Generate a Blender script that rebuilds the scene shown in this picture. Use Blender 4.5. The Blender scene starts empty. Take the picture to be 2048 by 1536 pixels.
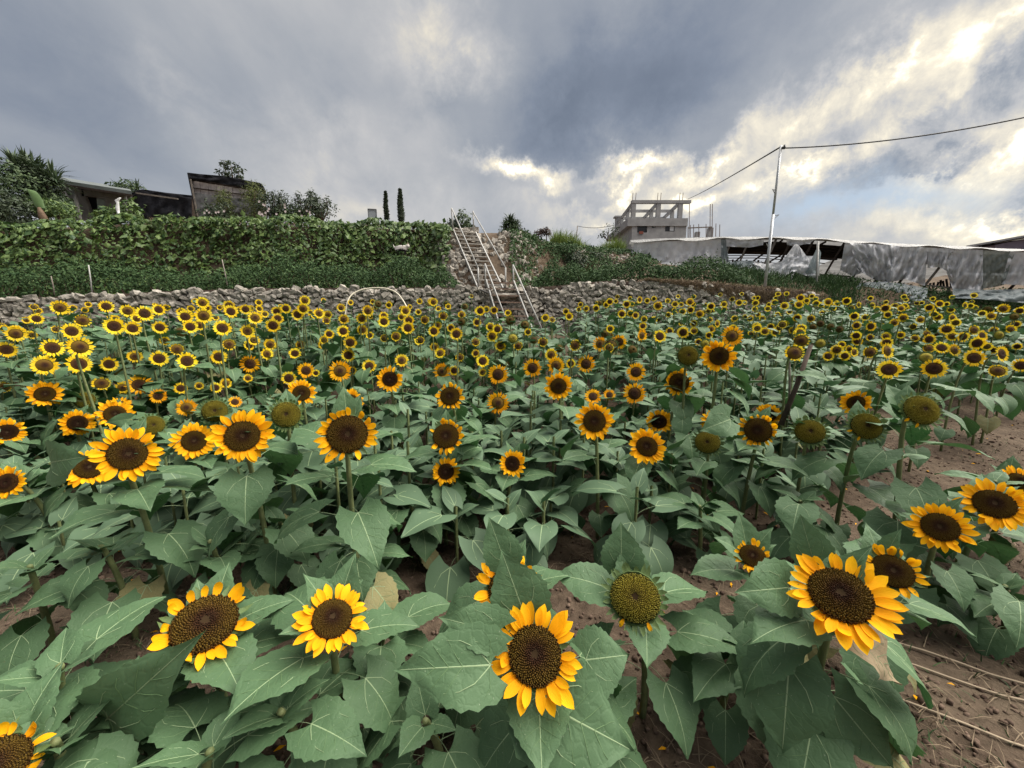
import bpy, bmesh, math, random
import numpy as np
from mathutils import Vector, Matrix, Euler
random.seed(7); RNG = np.random.default_rng(7)
SC = bpy.context.scene
COL = SC.collection
R = math.radians

# ------------------------------------------------------------------ camera
F = 770.0; PITCH = R(9.5); EYE = 1.55            # focal length in photo pixels (2048 wide)
cam = bpy.data.cameras.new('camera'); cam.sensor_width = 36.0; cam.lens = F/2048*36
cam.clip_start = 0.05; cam.clip_end = 3000
co = bpy.data.objects.new('camera', cam); COL.objects.link(co)
co.location = (0, 0, EYE); co.rotation_euler = (R(90)-PITCH, 0, 0)
SC.camera = co
CT, ST = math.cos(PITCH), math.sin(PITCH)
def ray(px, py):
    u = (px-1024)/F; v = (768-py)/F
    return Vector((u, CT+v*ST, -ST+v*CT))
def P(px, py, Y):                                 # the point seen at a photo pixel, Y metres ahead
    d = ray(px, py); return Vector((0, 0, EYE)) + d*(Y/d.y)
def proj(p):
    q = Vector(p)-Vector((0, 0, EYE)); z = q.y*CT-q.z*ST; v = q.y*ST+q.z*CT
    return (1024+F*q.x/z, 768-F*v/z, z)

# ------------------------------------------------------------------ light
SC.view_settings.view_transform = 'Standard'; SC.view_settings.look = 'None'
SC.view_settings.exposure = 2.6; SC.view_settings.gamma = 1.0; SC.view_settings.use_curve_mapping = False
SUN_EL, SUN_AZ = R(56), R(78)                     # veiled sun high on the right
sun = bpy.data.lights.new('sun', 'SUN'); sun.energy = 1.5; sun.angle = R(75); sun.color = (1.0, 0.94, 0.85)
so = bpy.data.objects.new('sun', sun); COL.objects.link(so)
sd = Vector((math.sin(SUN_AZ)*math.cos(SUN_EL), math.cos(SUN_AZ)*math.cos(SUN_EL), math.sin(SUN_EL)))
so.rotation_euler = (-sd).to_track_quat('-Z', 'Y').to_euler()

class NT:                                         # tiny node-tree helper
    def __init__(s, tree): s.t = tree; s.n = tree.nodes; s.l = tree.links
    def node(s, kind, **kw):
        n = s.n.new(kind)
        for k, v in kw.items(): setattr(n, k, v)
        return n
    def put(s, sock, v):
        if isinstance(v, bpy.types.NodeSocket): s.l.new(v, sock)
        elif v is not None: sock.default_value = v
    def math(s, op, a, b=None, c=None, clamp=False):
        n = s.node('ShaderNodeMath', operation=op, use_clamp=clamp)
        for i, v in enumerate((a, b, c)):
            if v is not None: s.put(n.inputs[i], v)
        return n.outputs[0]
    def vmath(s, op, a, b=None, scale=None):
        n = s.node('ShaderNodeVectorMath', operation=op)
        s.put(n.inputs[0], a)
        if b is not None: s.put(n.inputs[1], b)
        if scale is not None: s.put(n.inputs['Scale'], scale)
        return n.outputs['Value'] if op in ('LENGTH', 'DOT_PRODUCT') else n.outputs[0]
    def noise(s, vec, scale, detail=4, rough=.55, dist=0.0):
        n = s.node('ShaderNodeTexNoise'); s.put(n.inputs['Vector'], vec)
        n.inputs['Scale'].default_value = scale; n.inputs['Detail'].default_value = detail
        n.inputs['Roughness'].default_value = rough; n.inputs['Distortion'].default_value = dist
        return n
    def ramp(s, fac, stops, interp='LINEAR'):
        n = s.node('ShaderNodeValToRGB'); s.put(n.inputs[0], fac); cr = n.color_ramp; cr.interpolation = interp
        while len(cr.elements) < len(stops): cr.elements.new(.5)
        for e, (p, c) in zip(cr.elements, stops):
            e.position = p; e.color = (c[0], c[1], c[2], 1) if not isinstance(c, (int, float)) else (c, c, c, 1)
        return n.outputs[0]
    def mix(s, fac, a, b, mode='MIX'):
        n = s.node('ShaderNodeMix', data_type='RGBA', blend_type=mode)
        s.put(n.inputs[0], fac)
        for sock, v in ((n.inputs[6], a), (n.inputs[7], b)):
            s.put(sock, (*v, 1) if isinstance(v, tuple) and len(v) == 3 else v)
        return n.outputs[2]

world = bpy.data.worlds.new('World'); SC.world = world; world.use_nodes = True
wt = NT(world.node_tree); wt.n.clear()
wout = wt.node('ShaderNodeOutputWorld'); bg = wt.node('ShaderNodeBackground'); wt.l.new(bg.outputs[0], wout.inputs[0])
WS = 0.1; bg.inputs[1].default_value = WS
sky = wt.node('ShaderNodeTexSky'); sky.sky_type = 'NISHITA'; sky.sun_disc = False
sky.sun_elevation = SUN_EL; sky.sun_rotation = SUN_AZ
tc = wt.node('ShaderNodeTexCoord'); D0 = tc.outputs['Generated']
# cloud sheet seen in perspective: the direction projected on a layer overhead
sep = wt.node('ShaderNodeSeparateXYZ'); wt.put(sep.inputs[0], D0)
zz = wt.math('ADD', wt.math('MAXIMUM', sep.outputs[2], 0.0), 0.22)
cx = wt.math('DIVIDE', sep.outputs[0], zz); cy = wt.math('DIVIDE', sep.outputs[1], zz)
cmb = wt.node('ShaderNodeCombineXYZ'); wt.put(cmb.inputs[0], cx); wt.put(cmb.inputs[1], cy)
mp = wt.node('ShaderNodeMapping'); wt.put(mp.inputs[0], cmb.outputs[0])
mp.inputs['Rotation'].default_value = (0, 0, R(35)); mp.inputs['Scale'].default_value = (1.0, .55, 1)
n1 = wt.noise(mp.outputs[0], 1.15, 7, .52, .35); n2 = wt.noise(mp.outputs[0], 3.6, 6, .58, .6)
n3 = wt.noise(D0, 9.0, 8, .64, .4)
wv = wt.vmath('SUBTRACT', wt.noise(D0, 4.2, 7, .66).outputs['Color'], (.5, .5, .5))
DW = wt.vmath('ADD', D0, wt.vmath('SCALE', wv, scale=.30))
def blob(px, py, rx, ry, ang, amp, power='QUADRATIC_SPHERE'):
    """A soft ellipse of cloud light in a sky direction; sizes in degrees, ang turns it in the sky."""
    d = ray(px, py).normalized(); r = d.cross(Vector((0, 0, 1))).normalized(); u = r.cross(d)
    a = R(ang); ax = r*math.cos(a)+u*math.sin(a); ay = -r*math.sin(a)+u*math.cos(a)
    m = Matrix((ax, ay, ax.cross(ay))).transposed()
    n = wt.node('ShaderNodeMapping', vector_type='TEXTURE'); wt.put(n.inputs[0], DW)
    n.inputs['Location'].default_value = d; n.inputs['Rotation'].default_value = m.to_euler('XYZ')
    n.inputs['Scale'].default_value = (math.tan(R(rx)), math.tan(R(ry)), .6)
    g = wt.node('ShaderNodeTexGradient', gradient_type=power); wt.put(g.inputs[0], n.outputs[0])
    return wt.math('MULTIPLY', g.outputs['Fac'], amp)
def total(bl):
    acc = bl[0]
    for b in bl[1:]: acc = wt.math('ADD', acc, b)
    return acc
light = total([blob(1850, 300, 34, 22, 25, .42), blob(1250, 400, 30, 9, 0, .30), 
    blob(900, 95, 9, 7, 20, .5), blob(1050, 338, 10, 2.8, -4, 1.9), blob(1275, 338, 8, 2.4, -8, 1.9), blob(1255, 378, 4, 1.6, 12, 1.0),
    blob(1420, 335, 12, 3.2, 32, 1.3), blob(1610, 250, 12, 3.6, 38, .75), blob(1760, 130, 11, 4.2, 52, .66), blob(1950, 45, 13, 5, 35, .72),
    blob(1830, 235, 15, 4.0, 30, .62), blob(1930, 330, 16, 4.0, 20, .55), blob(1660, 345, 10, 3.2, 15, .85), blob(2040, 260, 12, 5, 30, .7),
    blob(1405, 430, 5, 2.8, 10, 2.2), blob(1950, 445, 12, 4, 8, 1.3), blob(1185, 432, 3, 1.0, 0, .4), blob(1560, 380, 12, 3, 12, .5),
    blob(640, 300, 20, 10, 10, .28), blob(330, 160, 12, 5, -10, .18), blob(760, 420, 22, 6, 0, .25), blob(1150, 420, 16, 6, 0, .28)])
dark = total([
    blob(1330, 140, 25, 16, 15, .80), blob(1120, 235, 17, 8, 20, .55), blob(60, 120, 26, 20, 0, .34), blob(660, 175, 12, 7, 10, .22), blob(860, 215, 9, 5, 35, .25),
    blob(1960, 150, 16, 4.0, 38, 1.2), blob(1630, 335, 10, 2.6, 28, .75), blob(1850, 345, 10, 2.8, 18, 1.3), blob(2010, 395, 9, 2.2, 15, 1.0), blob(1900, 290, 8, 2.0, 20, .6),
    blob(1370, 325, 8, 2.6, 45, .35), blob(1180, 385, 9, 2, 0, .2)])
base = wt.math('ADD', .42, wt.math('MULTIPLY', wt.math('SUBTRACT', n1.outputs['Fac'], .5), .55))
base = wt.math('ADD', base, wt.math('MULTIPLY', wt.math('SUBTRACT', n2.outputs['Fac'], .5), .20))
tex = wt.math('MAXIMUM', wt.math('ADD', .95, wt.math('MULTIPLY', wt.math('SUBTRACT', n3.outputs['Fac'], .5), 3.2)), .2)
B = wt.math('ADD', base, wt.math('MULTIPLY', light, wt.math('MULTIPLY', tex, .62)))
B = wt.math('SUBTRACT', B, wt.math('MULTIPLY', dark, .42))
hz = wt.math('MULTIPLY', wt.math('POWER', wt.math('SUBTRACT', 1.0, wt.math('ABSOLUTE', sep.outputs[2]), clamp=True), 9.0), .16)
B = wt.math('ADD', B, hz)
cloud = wt.ramp(B, [(0.0, (.14, .17, .225)), (.22, (.228, .264, .33)), (.40, (.37, .395, .435)), (.56, (.55, .55, .555)),
                    (.72, (.78, .73, .63)), (.90, (1.02, .93, .74)), (1.0, (1.4, 1.27, 1.0))])
blue = wt.math('ADD', blob(1660, 430, 15, 5, 3, .9), blob(1800, 420, 10, 4, 0, .5), clamp=True)
cloud = wt.mix(blue, cloud, (.50, .61, .74))
K = 1.0/(WS*2**SC.view_settings.exposure)
cl = wt.vmath('SCALE', cloud, scale=K*.97)
skyc = wt.vmath('ADD', cl, wt.vmath('SCALE', sky.outputs[0], scale=.012))
wt.l.new(skyc, bg.inputs[0])
world.cycles.sampling_method = 'MANUAL'; world.cycles.sample_map_resolution = 512

# ------------------------------------------------------------------ helpers
def tag(o, label=None, cat=None, group=None, kind=None):
    if label: o['label'] = label
    if cat: o['category'] = cat
    if group: o['group'] = group
    if kind: o['kind'] = kind
    return o
def empty(name, loc=(0, 0, 0), label=None, cat=None, group=None, rot=(0, 0, 0)):
    o = bpy.data.objects.new(name, None); COL.objects.link(o); o.location = loc; o.rotation_euler = rot
    o.empty_display_size = .1
    return tag(o, label, cat, group)
def link(name, me, parent=None, mat4=None):
    o = bpy.data.objects.new(name, me); COL.objects.link(o)
    if parent: o.parent = parent
    if mat4 is not None: o.matrix_basis = mat4
    return o
def mesh(name, V, Fc, mats, idx=None, smooth=True):
    me = bpy.data.meshes.new(name)
    me.from_pydata([tuple(v) for v in V], [], [tuple(f) for f in Fc])
    for m in (mats if isinstance(mats, (list, tuple)) else [mats]): me.materials.append(m)
    if idx is not None: me.polygons.foreach_set('material_index', np.asarray(idx, dtype=np.int32))
    me.polygons.foreach_set('use_smooth', [smooth]*len(me.polygons))
    me.update(); return me
def npmesh(name, V, Q, mats, idx=None, smooth=True):
    """Fast path: V (n,3) array, Q (m,k) array of equal-size faces."""
    me = bpy.data.meshes.new(name); V = np.asarray(V, dtype=np.float32); Q = np.asarray(Q, dtype=np.int32)
    k = Q.shape[1]; me.vertices.add(len(V)); me.vertices.foreach_set('co', V.ravel())
    me.loops.add(Q.size); me.loops.foreach_set('vertex_index', Q.ravel())
    me.polygons.add(len(Q)); me.polygons.foreach_set('loop_start', np.arange(0, Q.size, k, dtype=np.int32))
    me.polygons.foreach_set('loop_total', np.full(len(Q), k, dtype=np.int32))
    for m in (mats if isinstance(mats, (list, tuple)) else [mats]): me.materials.append(m)
    if idx is not None: me.polygons.foreach_set('material_index', np.asarray(idx, dtype=np.int32))
    me.polygons.foreach_set('use_smooth', np.full(len(Q), smooth))
    me.update(calc_edges=True); me.validate(); return me
class MB:
    """collects boxes, bars and tubes into one mesh"""
    def __init__(s): s.V = []; s.F = []; s.I = []
    def add(s, V, Fc, i=0):
        b = len(s.V); s.V += [Vector(v) for v in V]; s.F += [tuple(b+k for k in f) for f in Fc]; s.I += [i]*len(Fc)
    def box(s, lo, hi, i=0):
        x0, y0, z0 = lo; x1, y1, z1 = hi
        s.add([(x0,y0,z0),(x1,y0,z0),(x1,y1,z0),(x0,y1,z0),(x0,y0,z1),(x1,y0,z1),(x1,y1,z1),(x0,y1,z1)],
              [(0,3,2,1),(4,5,6,7),(0,1,5,4),(1,2,6,5),(2,3,7,6),(3,0,4,7)], i)
    def bar(s, a, b, w, h=None, i=0):
        a = Vector(a); b = Vector(b); h = h or w; d = (b-a).normalized()
        up = Vector((0, 0, 1)) if abs(d.z) < .9 else Vector((0, 1, 0))
        r = d.cross(up).normalized()*w/2; u = r.cross(d).normalized()*h/2
        s.add([a-r-u, a+r-u, a+r+u, a-r+u, b-r-u, b+r-u, b+r+u, b-r+u],
              [(0,1,2,3),(7,6,5,4),(0,4,5,1),(1,5,6,2),(2,6,7,3),(3,7,4,0)], i)
    def tube(s, pts, rad, n=6, i=0, cap=True):
        pts = [Vector(p) for p in pts]; rs = rad if isinstance(rad, (list, tuple)) else [rad]*len(pts)
        b = len(s.V); prev = None
        for k, p in enumerate(pts):
            d = (pts[min(k+1, len(pts)-1)]-pts[max(k-1, 0)]).normalized()
            if prev is None:
                up = Vector((0, 0, 1)) if abs(d.z) < .9 else Vector((1, 0, 0)); x = d.cross(up).normalized()
            else: x = (prev - d*prev.dot(d)).normalized()
            prev = x; y = d.cross(x)
            s.V += [p + (x*math.cos(2*math.pi*j/n)+y*math.sin(2*math.pi*j/n))*rs[k] for j in range(n)]
        for k in range(len(pts)-1):
            for j in range(n):
                s.F.append((b+k*n+j, b+k*n+(j+1)%n, b+(k+1)*n+(j+1)%n, b+(k+1)*n+j)); s.I.append(i)
        if cap:
            s.F.append(tuple(b+j for j in range(n))[::-1]); s.I.append(i)
            s.F.append(tuple(b+(len(pts)-1)*n+j for j in range(n))); s.I.append(i)
    def grid(s, G, i=0):                          # G: rows of points
        b = len(s.V); nr = len(G); nc = len(G[0])
        for row in G: s.V += [Vector(p) for p in row]
        for r in range(nr-1):
            for c in range(nc-1):
                s.F.append((b+r*nc+c, b+r*nc+c+1, b+(r+1)*nc+c+1, b+(r+1)*nc+c)); s.I.append(i)
    def build(s, name, mats, parent=None, smooth=False):
        return link(name, mesh(name, s.V, s.F, mats, s.I, smooth), parent)
def hash2(x, y, seed=0):
    return math.sin(x*12.9898+y*78.233+seed*37.719)*43758.5453 % 1.0
def vnoise(x, y, seed=0):
    xi, yi = math.floor(x), math.floor(y); fx, fy = x-xi, y-yi
    fx = fx*fx*(3-2*fx); fy = fy*fy*(3-2*fy)
    a = hash2(xi, yi, seed); b = hash2(xi+1, yi, seed); c = hash2(xi, yi+1, seed); d = hash2(xi+1, yi+1, seed)
    return (a*(1-fx)+b*fx)*(1-fy)+(c*(1-fx)+d*fx)*fy
def fbm(x, y, seed=0, o=3):
    v = 0; a = .5
    for k in range(o): v += a*vnoise(x, y, seed+k); x *= 2.03; y *= 2.03; a *= .5
    return v
def lerp(a, b, t): return a+(b-a)*t
def sstep(t): t = min(1, max(0, t)); return t*t*(3-2*t)
def interp(x, pts): return float(np.interp(x, [p[0] for p in pts], [p[1] for p in pts]))

# ------------------------------------------------------------------ materials
def mat(name, color=None, rough=.7, spec=.3, build=None, metal=0):
    m = bpy.data.materials.new(name); m.use_nodes = True; t = NT(m.node_tree); t.n.clear()
    out = t.node('ShaderNodeOutputMaterial'); b = t.node('ShaderNodeBsdfPrincipled')
    b.inputs['Roughness'].default_value = rough; b.inputs['Specular IOR Level'].default_value = spec
    b.inputs['Metallic'].default_value = metal
    if color: b.inputs['Base Color'].default_value = (*color, 1)
    t.l.new(b.outputs[0], out.inputs[0])
    if build: build(t, b, out)
    return m
def bump(t, b, h, strength=.4, dist=.01):
    n = t.node('ShaderNodeBump'); n.inputs['Strength'].default_value = strength; n.inputs['Distance'].default_value = dist
    t.put(n.inputs['Height'], h); t.l.new(n.outputs[0], b.inputs['Normal'])
def noisy(c1, c2, scale=8, rough=.8, spec=.2, bs=.4, bd=.01, c3=None, detail=6, metal=0, coords='Object', rnd=0.0):
    def f(t, b, out):
        v = t.node('ShaderNodeTexCoord').outputs[coords]
        n = t.noise(v, scale, detail, .6)
        stops = [(.32, c1), (.68, c2)] + ([(.85, c3)] if c3 else [])
        c = t.ramp(n.outputs['Fac'], stops)
        if rnd:
            oi = t.node('ShaderNodeObjectInfo')
            c = t.mix(1.0, c, t.ramp(oi.outputs['Random'], [(0, (1-rnd,)*3), (1, (1+rnd,)*3)]), 'MULTIPLY')
        t.l.new(c, b.inputs['Base Color'])
        bump(t, b, t.noise(v, scale*3, 5, .65).outputs['Fac'], bs, bd)
    return f
def leafmat(name, c1, c2, rough=.5, spec=.4, trans=.15, back=None, vary='object', nscale=14, tcol=None):
    def f(t, b, out):
        v = t.node('ShaderNodeTexCoord').outputs['Object']
        n = t.noise(v, nscale, 4, .6)
        if vary == 'object': rnd = t.node('ShaderNodeObjectInfo').outputs['Random']
        else: rnd = t.node('ShaderNodeNewGeometry').outputs['Random Per Island']
        fac = t.math('ADD', t.math('MULTIPLY', n.outputs['Fac'], .5), t.math('MULTIPLY', rnd, .55))
        c = t.ramp(fac, [(.2, c1), (.85, c2)])
        if back:
            g = t.node('ShaderNodeNewGeometry'); c = t.mix(g.outputs['Backfacing'], c, back)
        if vary == 'object':                          # dust specks and a few brown spots
            c = t.mix(t.ramp(t.noise(v, 34, 2, .5).outputs['Fac'], [(.71, 0), (.75, .45)]), c, (.36, .40, .30))
            c = t.mix(t.ramp(t.noise(v, 7.3, 4, .7).outputs['Fac'], [(.70, 0), (.76, .6)]), c, (.13, .10, .045))
        h = t.noise(v, nscale*4, 3, .6).outputs['Fac']
        if vary == 'object':                          # puckered net of small veins
            vo = t.node('ShaderNodeTexVoronoi', feature='DISTANCE_TO_EDGE'); vo.inputs['Scale'].default_value = 8.5
            t.put(vo.inputs['Vector'], t.vmath('ADD', v, t.vmath('SCALE', t.noise(v, 6, 3, .5).outputs['Color'], scale=.12)))
            e = t.ramp(vo.outputs['Distance'], [(0, 0), (.16, 1)], 'EASE')
            c = t.mix(t.math('MULTIPLY', t.math('SUBTRACT', 1.0, e), .10), c, (.12, .19, .10))
            h = t.math('ADD', t.math('MULTIPLY', h, .35), e)
        t.l.new(c, b.inputs['Base Color'])
        bump(t, b, h,   .13 if vary == 'object' else .2, .012 if vary == 'object' else .005)
        if trans:
            tr = t.node('ShaderNodeBsdfTranslucent'); t.put(tr.inputs[0], tcol and (*tcol, 1) or c)
            mx = t.node('ShaderNodeMixShader'); mx.inputs[0].default_value = trans
            t.l.new(b.outputs[0], mx.inputs[1]); t.l.new(tr.outputs[0], mx.inputs[2]); t.l.new(mx.outputs[0], out.inputs[0])
    return mat(name, None, rough, spec, f)
M = {}
M['leaf'] = leafmat('sunflower_leaf', (.024, .076, .023), (.068, .152, .050), .55, .20, .18, back=(.08, .145, .07))
M['leaf_far'] = leafmat('sunflower_leaf_mass', (.028, .082, .034), (.076, .155, .072), .56, .24, .14, back=(.09, .15, .085), vary='island')
M['leaf_old'] = leafmat('yellowing_leaf', (.09, .12, .025), (.28, .23, .045), .65, .2, .15, back=(.22, .2, .09), nscale=5)
M['vein'] = mat('leaf_vein', (.23, .31, .17), .55, .2)
M['vein2'] = mat('leaf_side_vein', (.10, .17, .075), .5, .2)
M['stem'] = mat('sunflower_stem', None, .6, .3, noisy((.10, .13, .05), (.17, .19, .08), 30, .6, .3, .3, .004))
M['green'] = leafmat('sunflower_bract', (.075, .12, .04), (.13, .19, .06), .55, .3, .1)
M['disc_gap'] = mat('disc_gaps', (.030, .018, .008), .9, .1)
def petal(name, c1, c2, c3):
    def f(t, b, out):
        v = t.node('ShaderNodeTexCoord').outputs['Generated']
        mpn = t.node('ShaderNodeMapping'); t.put(mpn.inputs[0], v); mpn.inputs['Scale'].default_value = (1.2, 9, 1)
        n = t.noise(mpn.outputs[0], 3, 3, .5)
        sp = t.node('ShaderNodeSeparateXYZ'); t.put(sp.inputs[0], v)
        c = t.ramp(sp.outputs[0], [(0, c3), (.45, c1), (1, c2)])
        c = t.mix(t.math('MULTIPLY', n.outputs['Fac'], .45), c, c3)
        oi = t.node('ShaderNodeObjectInfo')
        c = t.mix(1.0, c, t.ramp(oi.outputs['Random'], [(0, (.88, .80, .8)), (1, (1.05, 1.08, 1.0))]), 'MULTIPLY')
        t.l.new(c, b.inputs['Base Color']); bump(t, b, n.outputs['Fac'], .3, .01)
        tr = t.node('ShaderNodeBsdfTranslucent'); t.put(tr.inputs[0], c)
        mx = t.node('ShaderNodeMixShader'); mx.inputs[0].default_value = .3
        t.l.new(b.outputs[0], mx.inputs[1]); t.l.new(tr.outputs[0], mx.inputs[2]); t.l.new(mx.outputs[0], out.inputs[0])
    return mat(name, None, .55, .08, f)
M['petal'] = petal('orange_petal', (.95, .47, .008), (.97, .56, .012), (.90, .37, .005))
M['petal_y'] = petal('yellow_petal', (.95, .70, .030), (.97, .80, .065), (.92, .60, .015))
def disc(name, stops, hs=60):
    def f(t, b, out):
        v = t.node('ShaderNodeTexCoord').outputs['Object']
        sp = t.node('ShaderNodeSeparateXYZ'); t.put(sp.inputs[0], v)
        cb = t.node('ShaderNodeCombineXYZ'); t.put(cb.inputs[0], sp.outputs[0]); t.put(cb.inputs[1], sp.outputs[1])
        r = t.vmath('LENGTH', cb.outputs[0])
        n = t.noise(v, 9, 4, .6)
        r2 = t.math('ADD', r, t.math('MULTIPLY', t.math('SUBTRACT', n.outputs['Fac'], .5), .22))
        c = t.ramp(r2, stops)
        n2 = t.noise(v, 46, 3, .6)
        c = t.mix(1.0, c, t.ramp(n2.outputs['Fac'], [(.3, (.55,)*3), (.7, (1.35, 1.3, 1.2))]), 'MULTIPLY')
        t.l.new(c, b.inputs['Base Color'])
        vo = t.node('ShaderNodeTexVoronoi'); t.put(vo.inputs['Vector'], v); vo.inputs['Scale'].default_value = 22
        bump(t, b, vo.outputs['Distance'], .6, .03)
    return mat(name, None, .8, .15, f)
M['disc_dark'] = disc('dark_seed_disc', [(0, (.06, .035, .018)), (.14, (.03, .014, .008)), (.34, (.055, .022, .012)), (.5, (.04, .018, .009)), (.85, (.115, .058, .015)), (1, (.07, .034, .012))])
M['disc_olive'] = disc('olive_seed_disc', [(0, (.028, .014, .010)), (.3, (.062, .025, .010)), (.58, (.145, .084, .016)), (.85, (.185, .118, .02)), (1, (.085, .042, .012))])
M['disc_green'] = disc('green_seed_disc', [(0, (.06, .045, .012)), (.35, (.27, .22, .03)), (.7, (.37, .32, .045)), (1, (.28, .26, .05))])

# ------------------------------------------------------------------ terrain
def Yw(X): return interp(X, [(-40, 3.2), (-12.6, 9.5), (-7.5, 11), (-1.9, 12), (0, 12.25), (2.9, 12.5), (10.1, 13.5), (40, 13.5)])
def Zt(X): return interp(X, [(-40, 1.5), (-12.6, 2.0), (-7.5, 2.36), (-1.9, 2.46), (.8, 2.5), (2.9, 2.70), (6, 2.72), (10.1, 2.45), (12, 2.1), (40, 1.6)])
def Yt(X): return interp(X, [(-40, 10), (-20, 15), (-12, 16.3), (-3.4, 17.2), (-2.2, 16.2), (0, 16.4), (1.6, 19), (6.5, 22), (9, 26), (20, 34), (60, 40)])
def Bw(X): return interp(X, [(-3.4, 1.4), (-2.4, 3.0), (3, 3.4), (10, 4)])
def Z2(X): return interp(X, [(-40, 4.6), (-20, 4.75), (-14, 5.32), (-3.2, 5.32), (-2, 5.2), (0, 5.15), (2, 5.0), (7, 5.1), (60, 5.3)])
def Yg(X): return 20-.336*(X-6.2)
def Zr(X): return interp(X, [(2, 3.2), (6.3, 4.35), (11, 3.6), (20, 2.2), (40, 1.6)])
def field_z(Y): return .125*max(0, Y-3.0)
def ground(X, Y, rough=True):
    zf = field_z(min(Y, 13.5)); yw = Yw(X)
    t1 = Zt(X)
    if X > 1: t1 = lerp(t1, Zr(X), sstep((Y-yw-.5)/max(1, Yg(X)-yw-.5))*sstep((X-1)/4))
    wid = lerp(.16, 2.8, sstep((X-9.6)/1.6))
    z = lerp(zf, t1, sstep((Y-yw)/wid))
    z = lerp(z, max(z, Z2(X)), sstep((Y-(Yt(X)-Bw(X)))/Bw(X)))
    k = sstep((X+2.75)/.4)*(1-sstep((X-.35)/.5))              # the cut that carries the upper stairs
    if k and Y > yw+.3: z = lerp(z, min(z, interp(Y, [(13.2, 2.42), (16.0, 4.85), (16.5, 5.05)])), k)
    if X > 5 and Y > Yg(X)+1.5: z = max(z, min(5.3, z+.13*(Y-Yg(X)-1.5)))
    if rough and Y < 14: z += (fbm(X*2.2, Y*2.2, 3)-.45)*.09 + (fbm(X*7, Y*7, 9, 2)-.37)*.035
    return z
def build_ground():
    xs = np.concatenate([-np.geomspace(30, 900, 14)[::-1], np.arange(-29.5, -6, .5), np.arange(-6, 6, .11), np.arange(6, 30, .4), np.geomspace(30, 900, 14)])
    ys = np.concatenate([[-300, -80, -20, -6, -2], np.arange(-1, 6, .10), np.arange(6, 10, .25), np.arange(10, 24, .2), np.arange(24, 60, 2.5), np.geomspace(62, 1500, 14)])
    V = [(x, y, ground(x, y)) for y in ys for x in xs]
    n = len(xs); i = np.arange(len(ys)-1)[:, None]*n + np.arange(n-1)[None, :]
    Q = np.stack([i, i+1, i+n+1, i+n], -1).reshape(-1, 4)
    def soil(t, b, out):
        v = t.node('ShaderNodeTexCoord').outputs['Object']
        a = t.noise(v, 1.1, 5, .6); c = t.noise(v, 14, 7, .65)
        col = t.ramp(c.outputs['Fac'], [(.3, (.050, .036, .025)), (.5, (.088, .063, .045)), (.72, (.140, .103, .073))])
        dry = t.ramp(a.outputs['Fac'], [(.45, 0), (.66, 1)])
        col = t.mix(t.math('MULTIPLY', dry, .55), col, (.165, .128, .09))
        t.l.new(col, b.inputs['Base Color'])
        h = t.math('ADD', c.outputs['Fac'], t.math('MULTIPLY', t.noise(v, 60, 5, .7).outputs['Fac'], .5))
        bump(t, b, h, .8, .03)
    m = mat('soil', None, .95, .1, soil)
    o = link('ground', npmesh('ground', V, Q, m)); tag(o, kind='structure')
build_ground()

# ------------------------------------------------------------------ leaf scatter helpers
def rand_rot(n, normals, spread):
    d = normals + RNG.normal(0, spread, (n, 3)); d /= np.linalg.norm(d, axis=1)[:, None]
    a = RNG.normal(0, 1, (n, 3)); a[:, 2] -= .6
    t = a - d*(a*d).sum(1)[:, None]; t /= np.linalg.norm(t, axis=1)[:, None]
    return d, t, np.cross(d, t)
def leaves(name, pts, normals, size, mt, parent=None, spread=.7, aspect=.6, fold=.18, hang=0.0):
    """many small folded leaves, four triangles each, as one mesh"""
    pts = np.asarray(pts, float); n = len(pts); normals = np.asarray(normals, float)
    d, t, s = rand_rot(n, normals, spread)
    if hang:
        t[:, 2] -= hang; t /= np.linalg.norm(t, axis=1)[:, None]; s = np.cross(d, t); s /= np.linalg.norm(s, axis=1)[:, None]
    L = (np.asarray(size)*RNG.uniform(.5, 1.45, n))[:, None]; W = L*aspect*RNG.uniform(.8, 1.2, (n, 1))
    d = np.cross(t, -s)
    a = pts; b = pts+t*L*.42-s*W*.5+d*L*fold*.6; c = pts+t*L; e = pts+t*L*.42+s*W*.5+d*L*fold*.6; m_ = pts+t*L*.45
    V = np.stack([a, b, c, e, m_], 1).reshape(-1, 3); k = np.arange(n)[:, None]*5
    Fq = np.concatenate([k+np.array([0, 1, 4]), k+np.array([1, 2, 4]), k+np.array([4, 2, 3]), k+np.array([0, 4, 3])], 0)
    return link(name, npmesh(name, V, Fq, mt, smooth=False), parent)
def blades(name, pts, h, w, mt, parent=None, lean=.35):
    pts = np.asarray(pts, float); n = len(pts); H = (np.asarray(h)*RNG.uniform(.6, 1.2, n))[:, None]
    az = RNG.uniform(0, 2*np.pi, n); s = np.stack([np.cos(az), np.sin(az), 0*az], 1)*w/2
    ln = RNG.normal(0, lean, (n, 3)); ln[:, 2] = 1; ln /= np.linalg.norm(ln, axis=1)[:, None]
    mid = pts+ln*H*.55; tip = mid+ln*H*.4; tip[:, :2] += (ln[:, :2]*H)*.5; tip[:, 2] -= (np.abs(ln[:, :2]).sum(1)[:, None]*H*.18)[:, 0]
    V = np.stack([pts-s, pts+s, mid+s*.8, mid-s*.8, tip], 1).reshape(-1, 3); k = np.arange(n)[:, None]*5
    Fq = np.concatenate([k+np.array([0, 1, 2]), k+np.array([0, 2, 3]), k+np.array([3, 2, 4])], 0)
    return link(name, npmesh(name, V, Fq, mt), parent)
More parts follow.
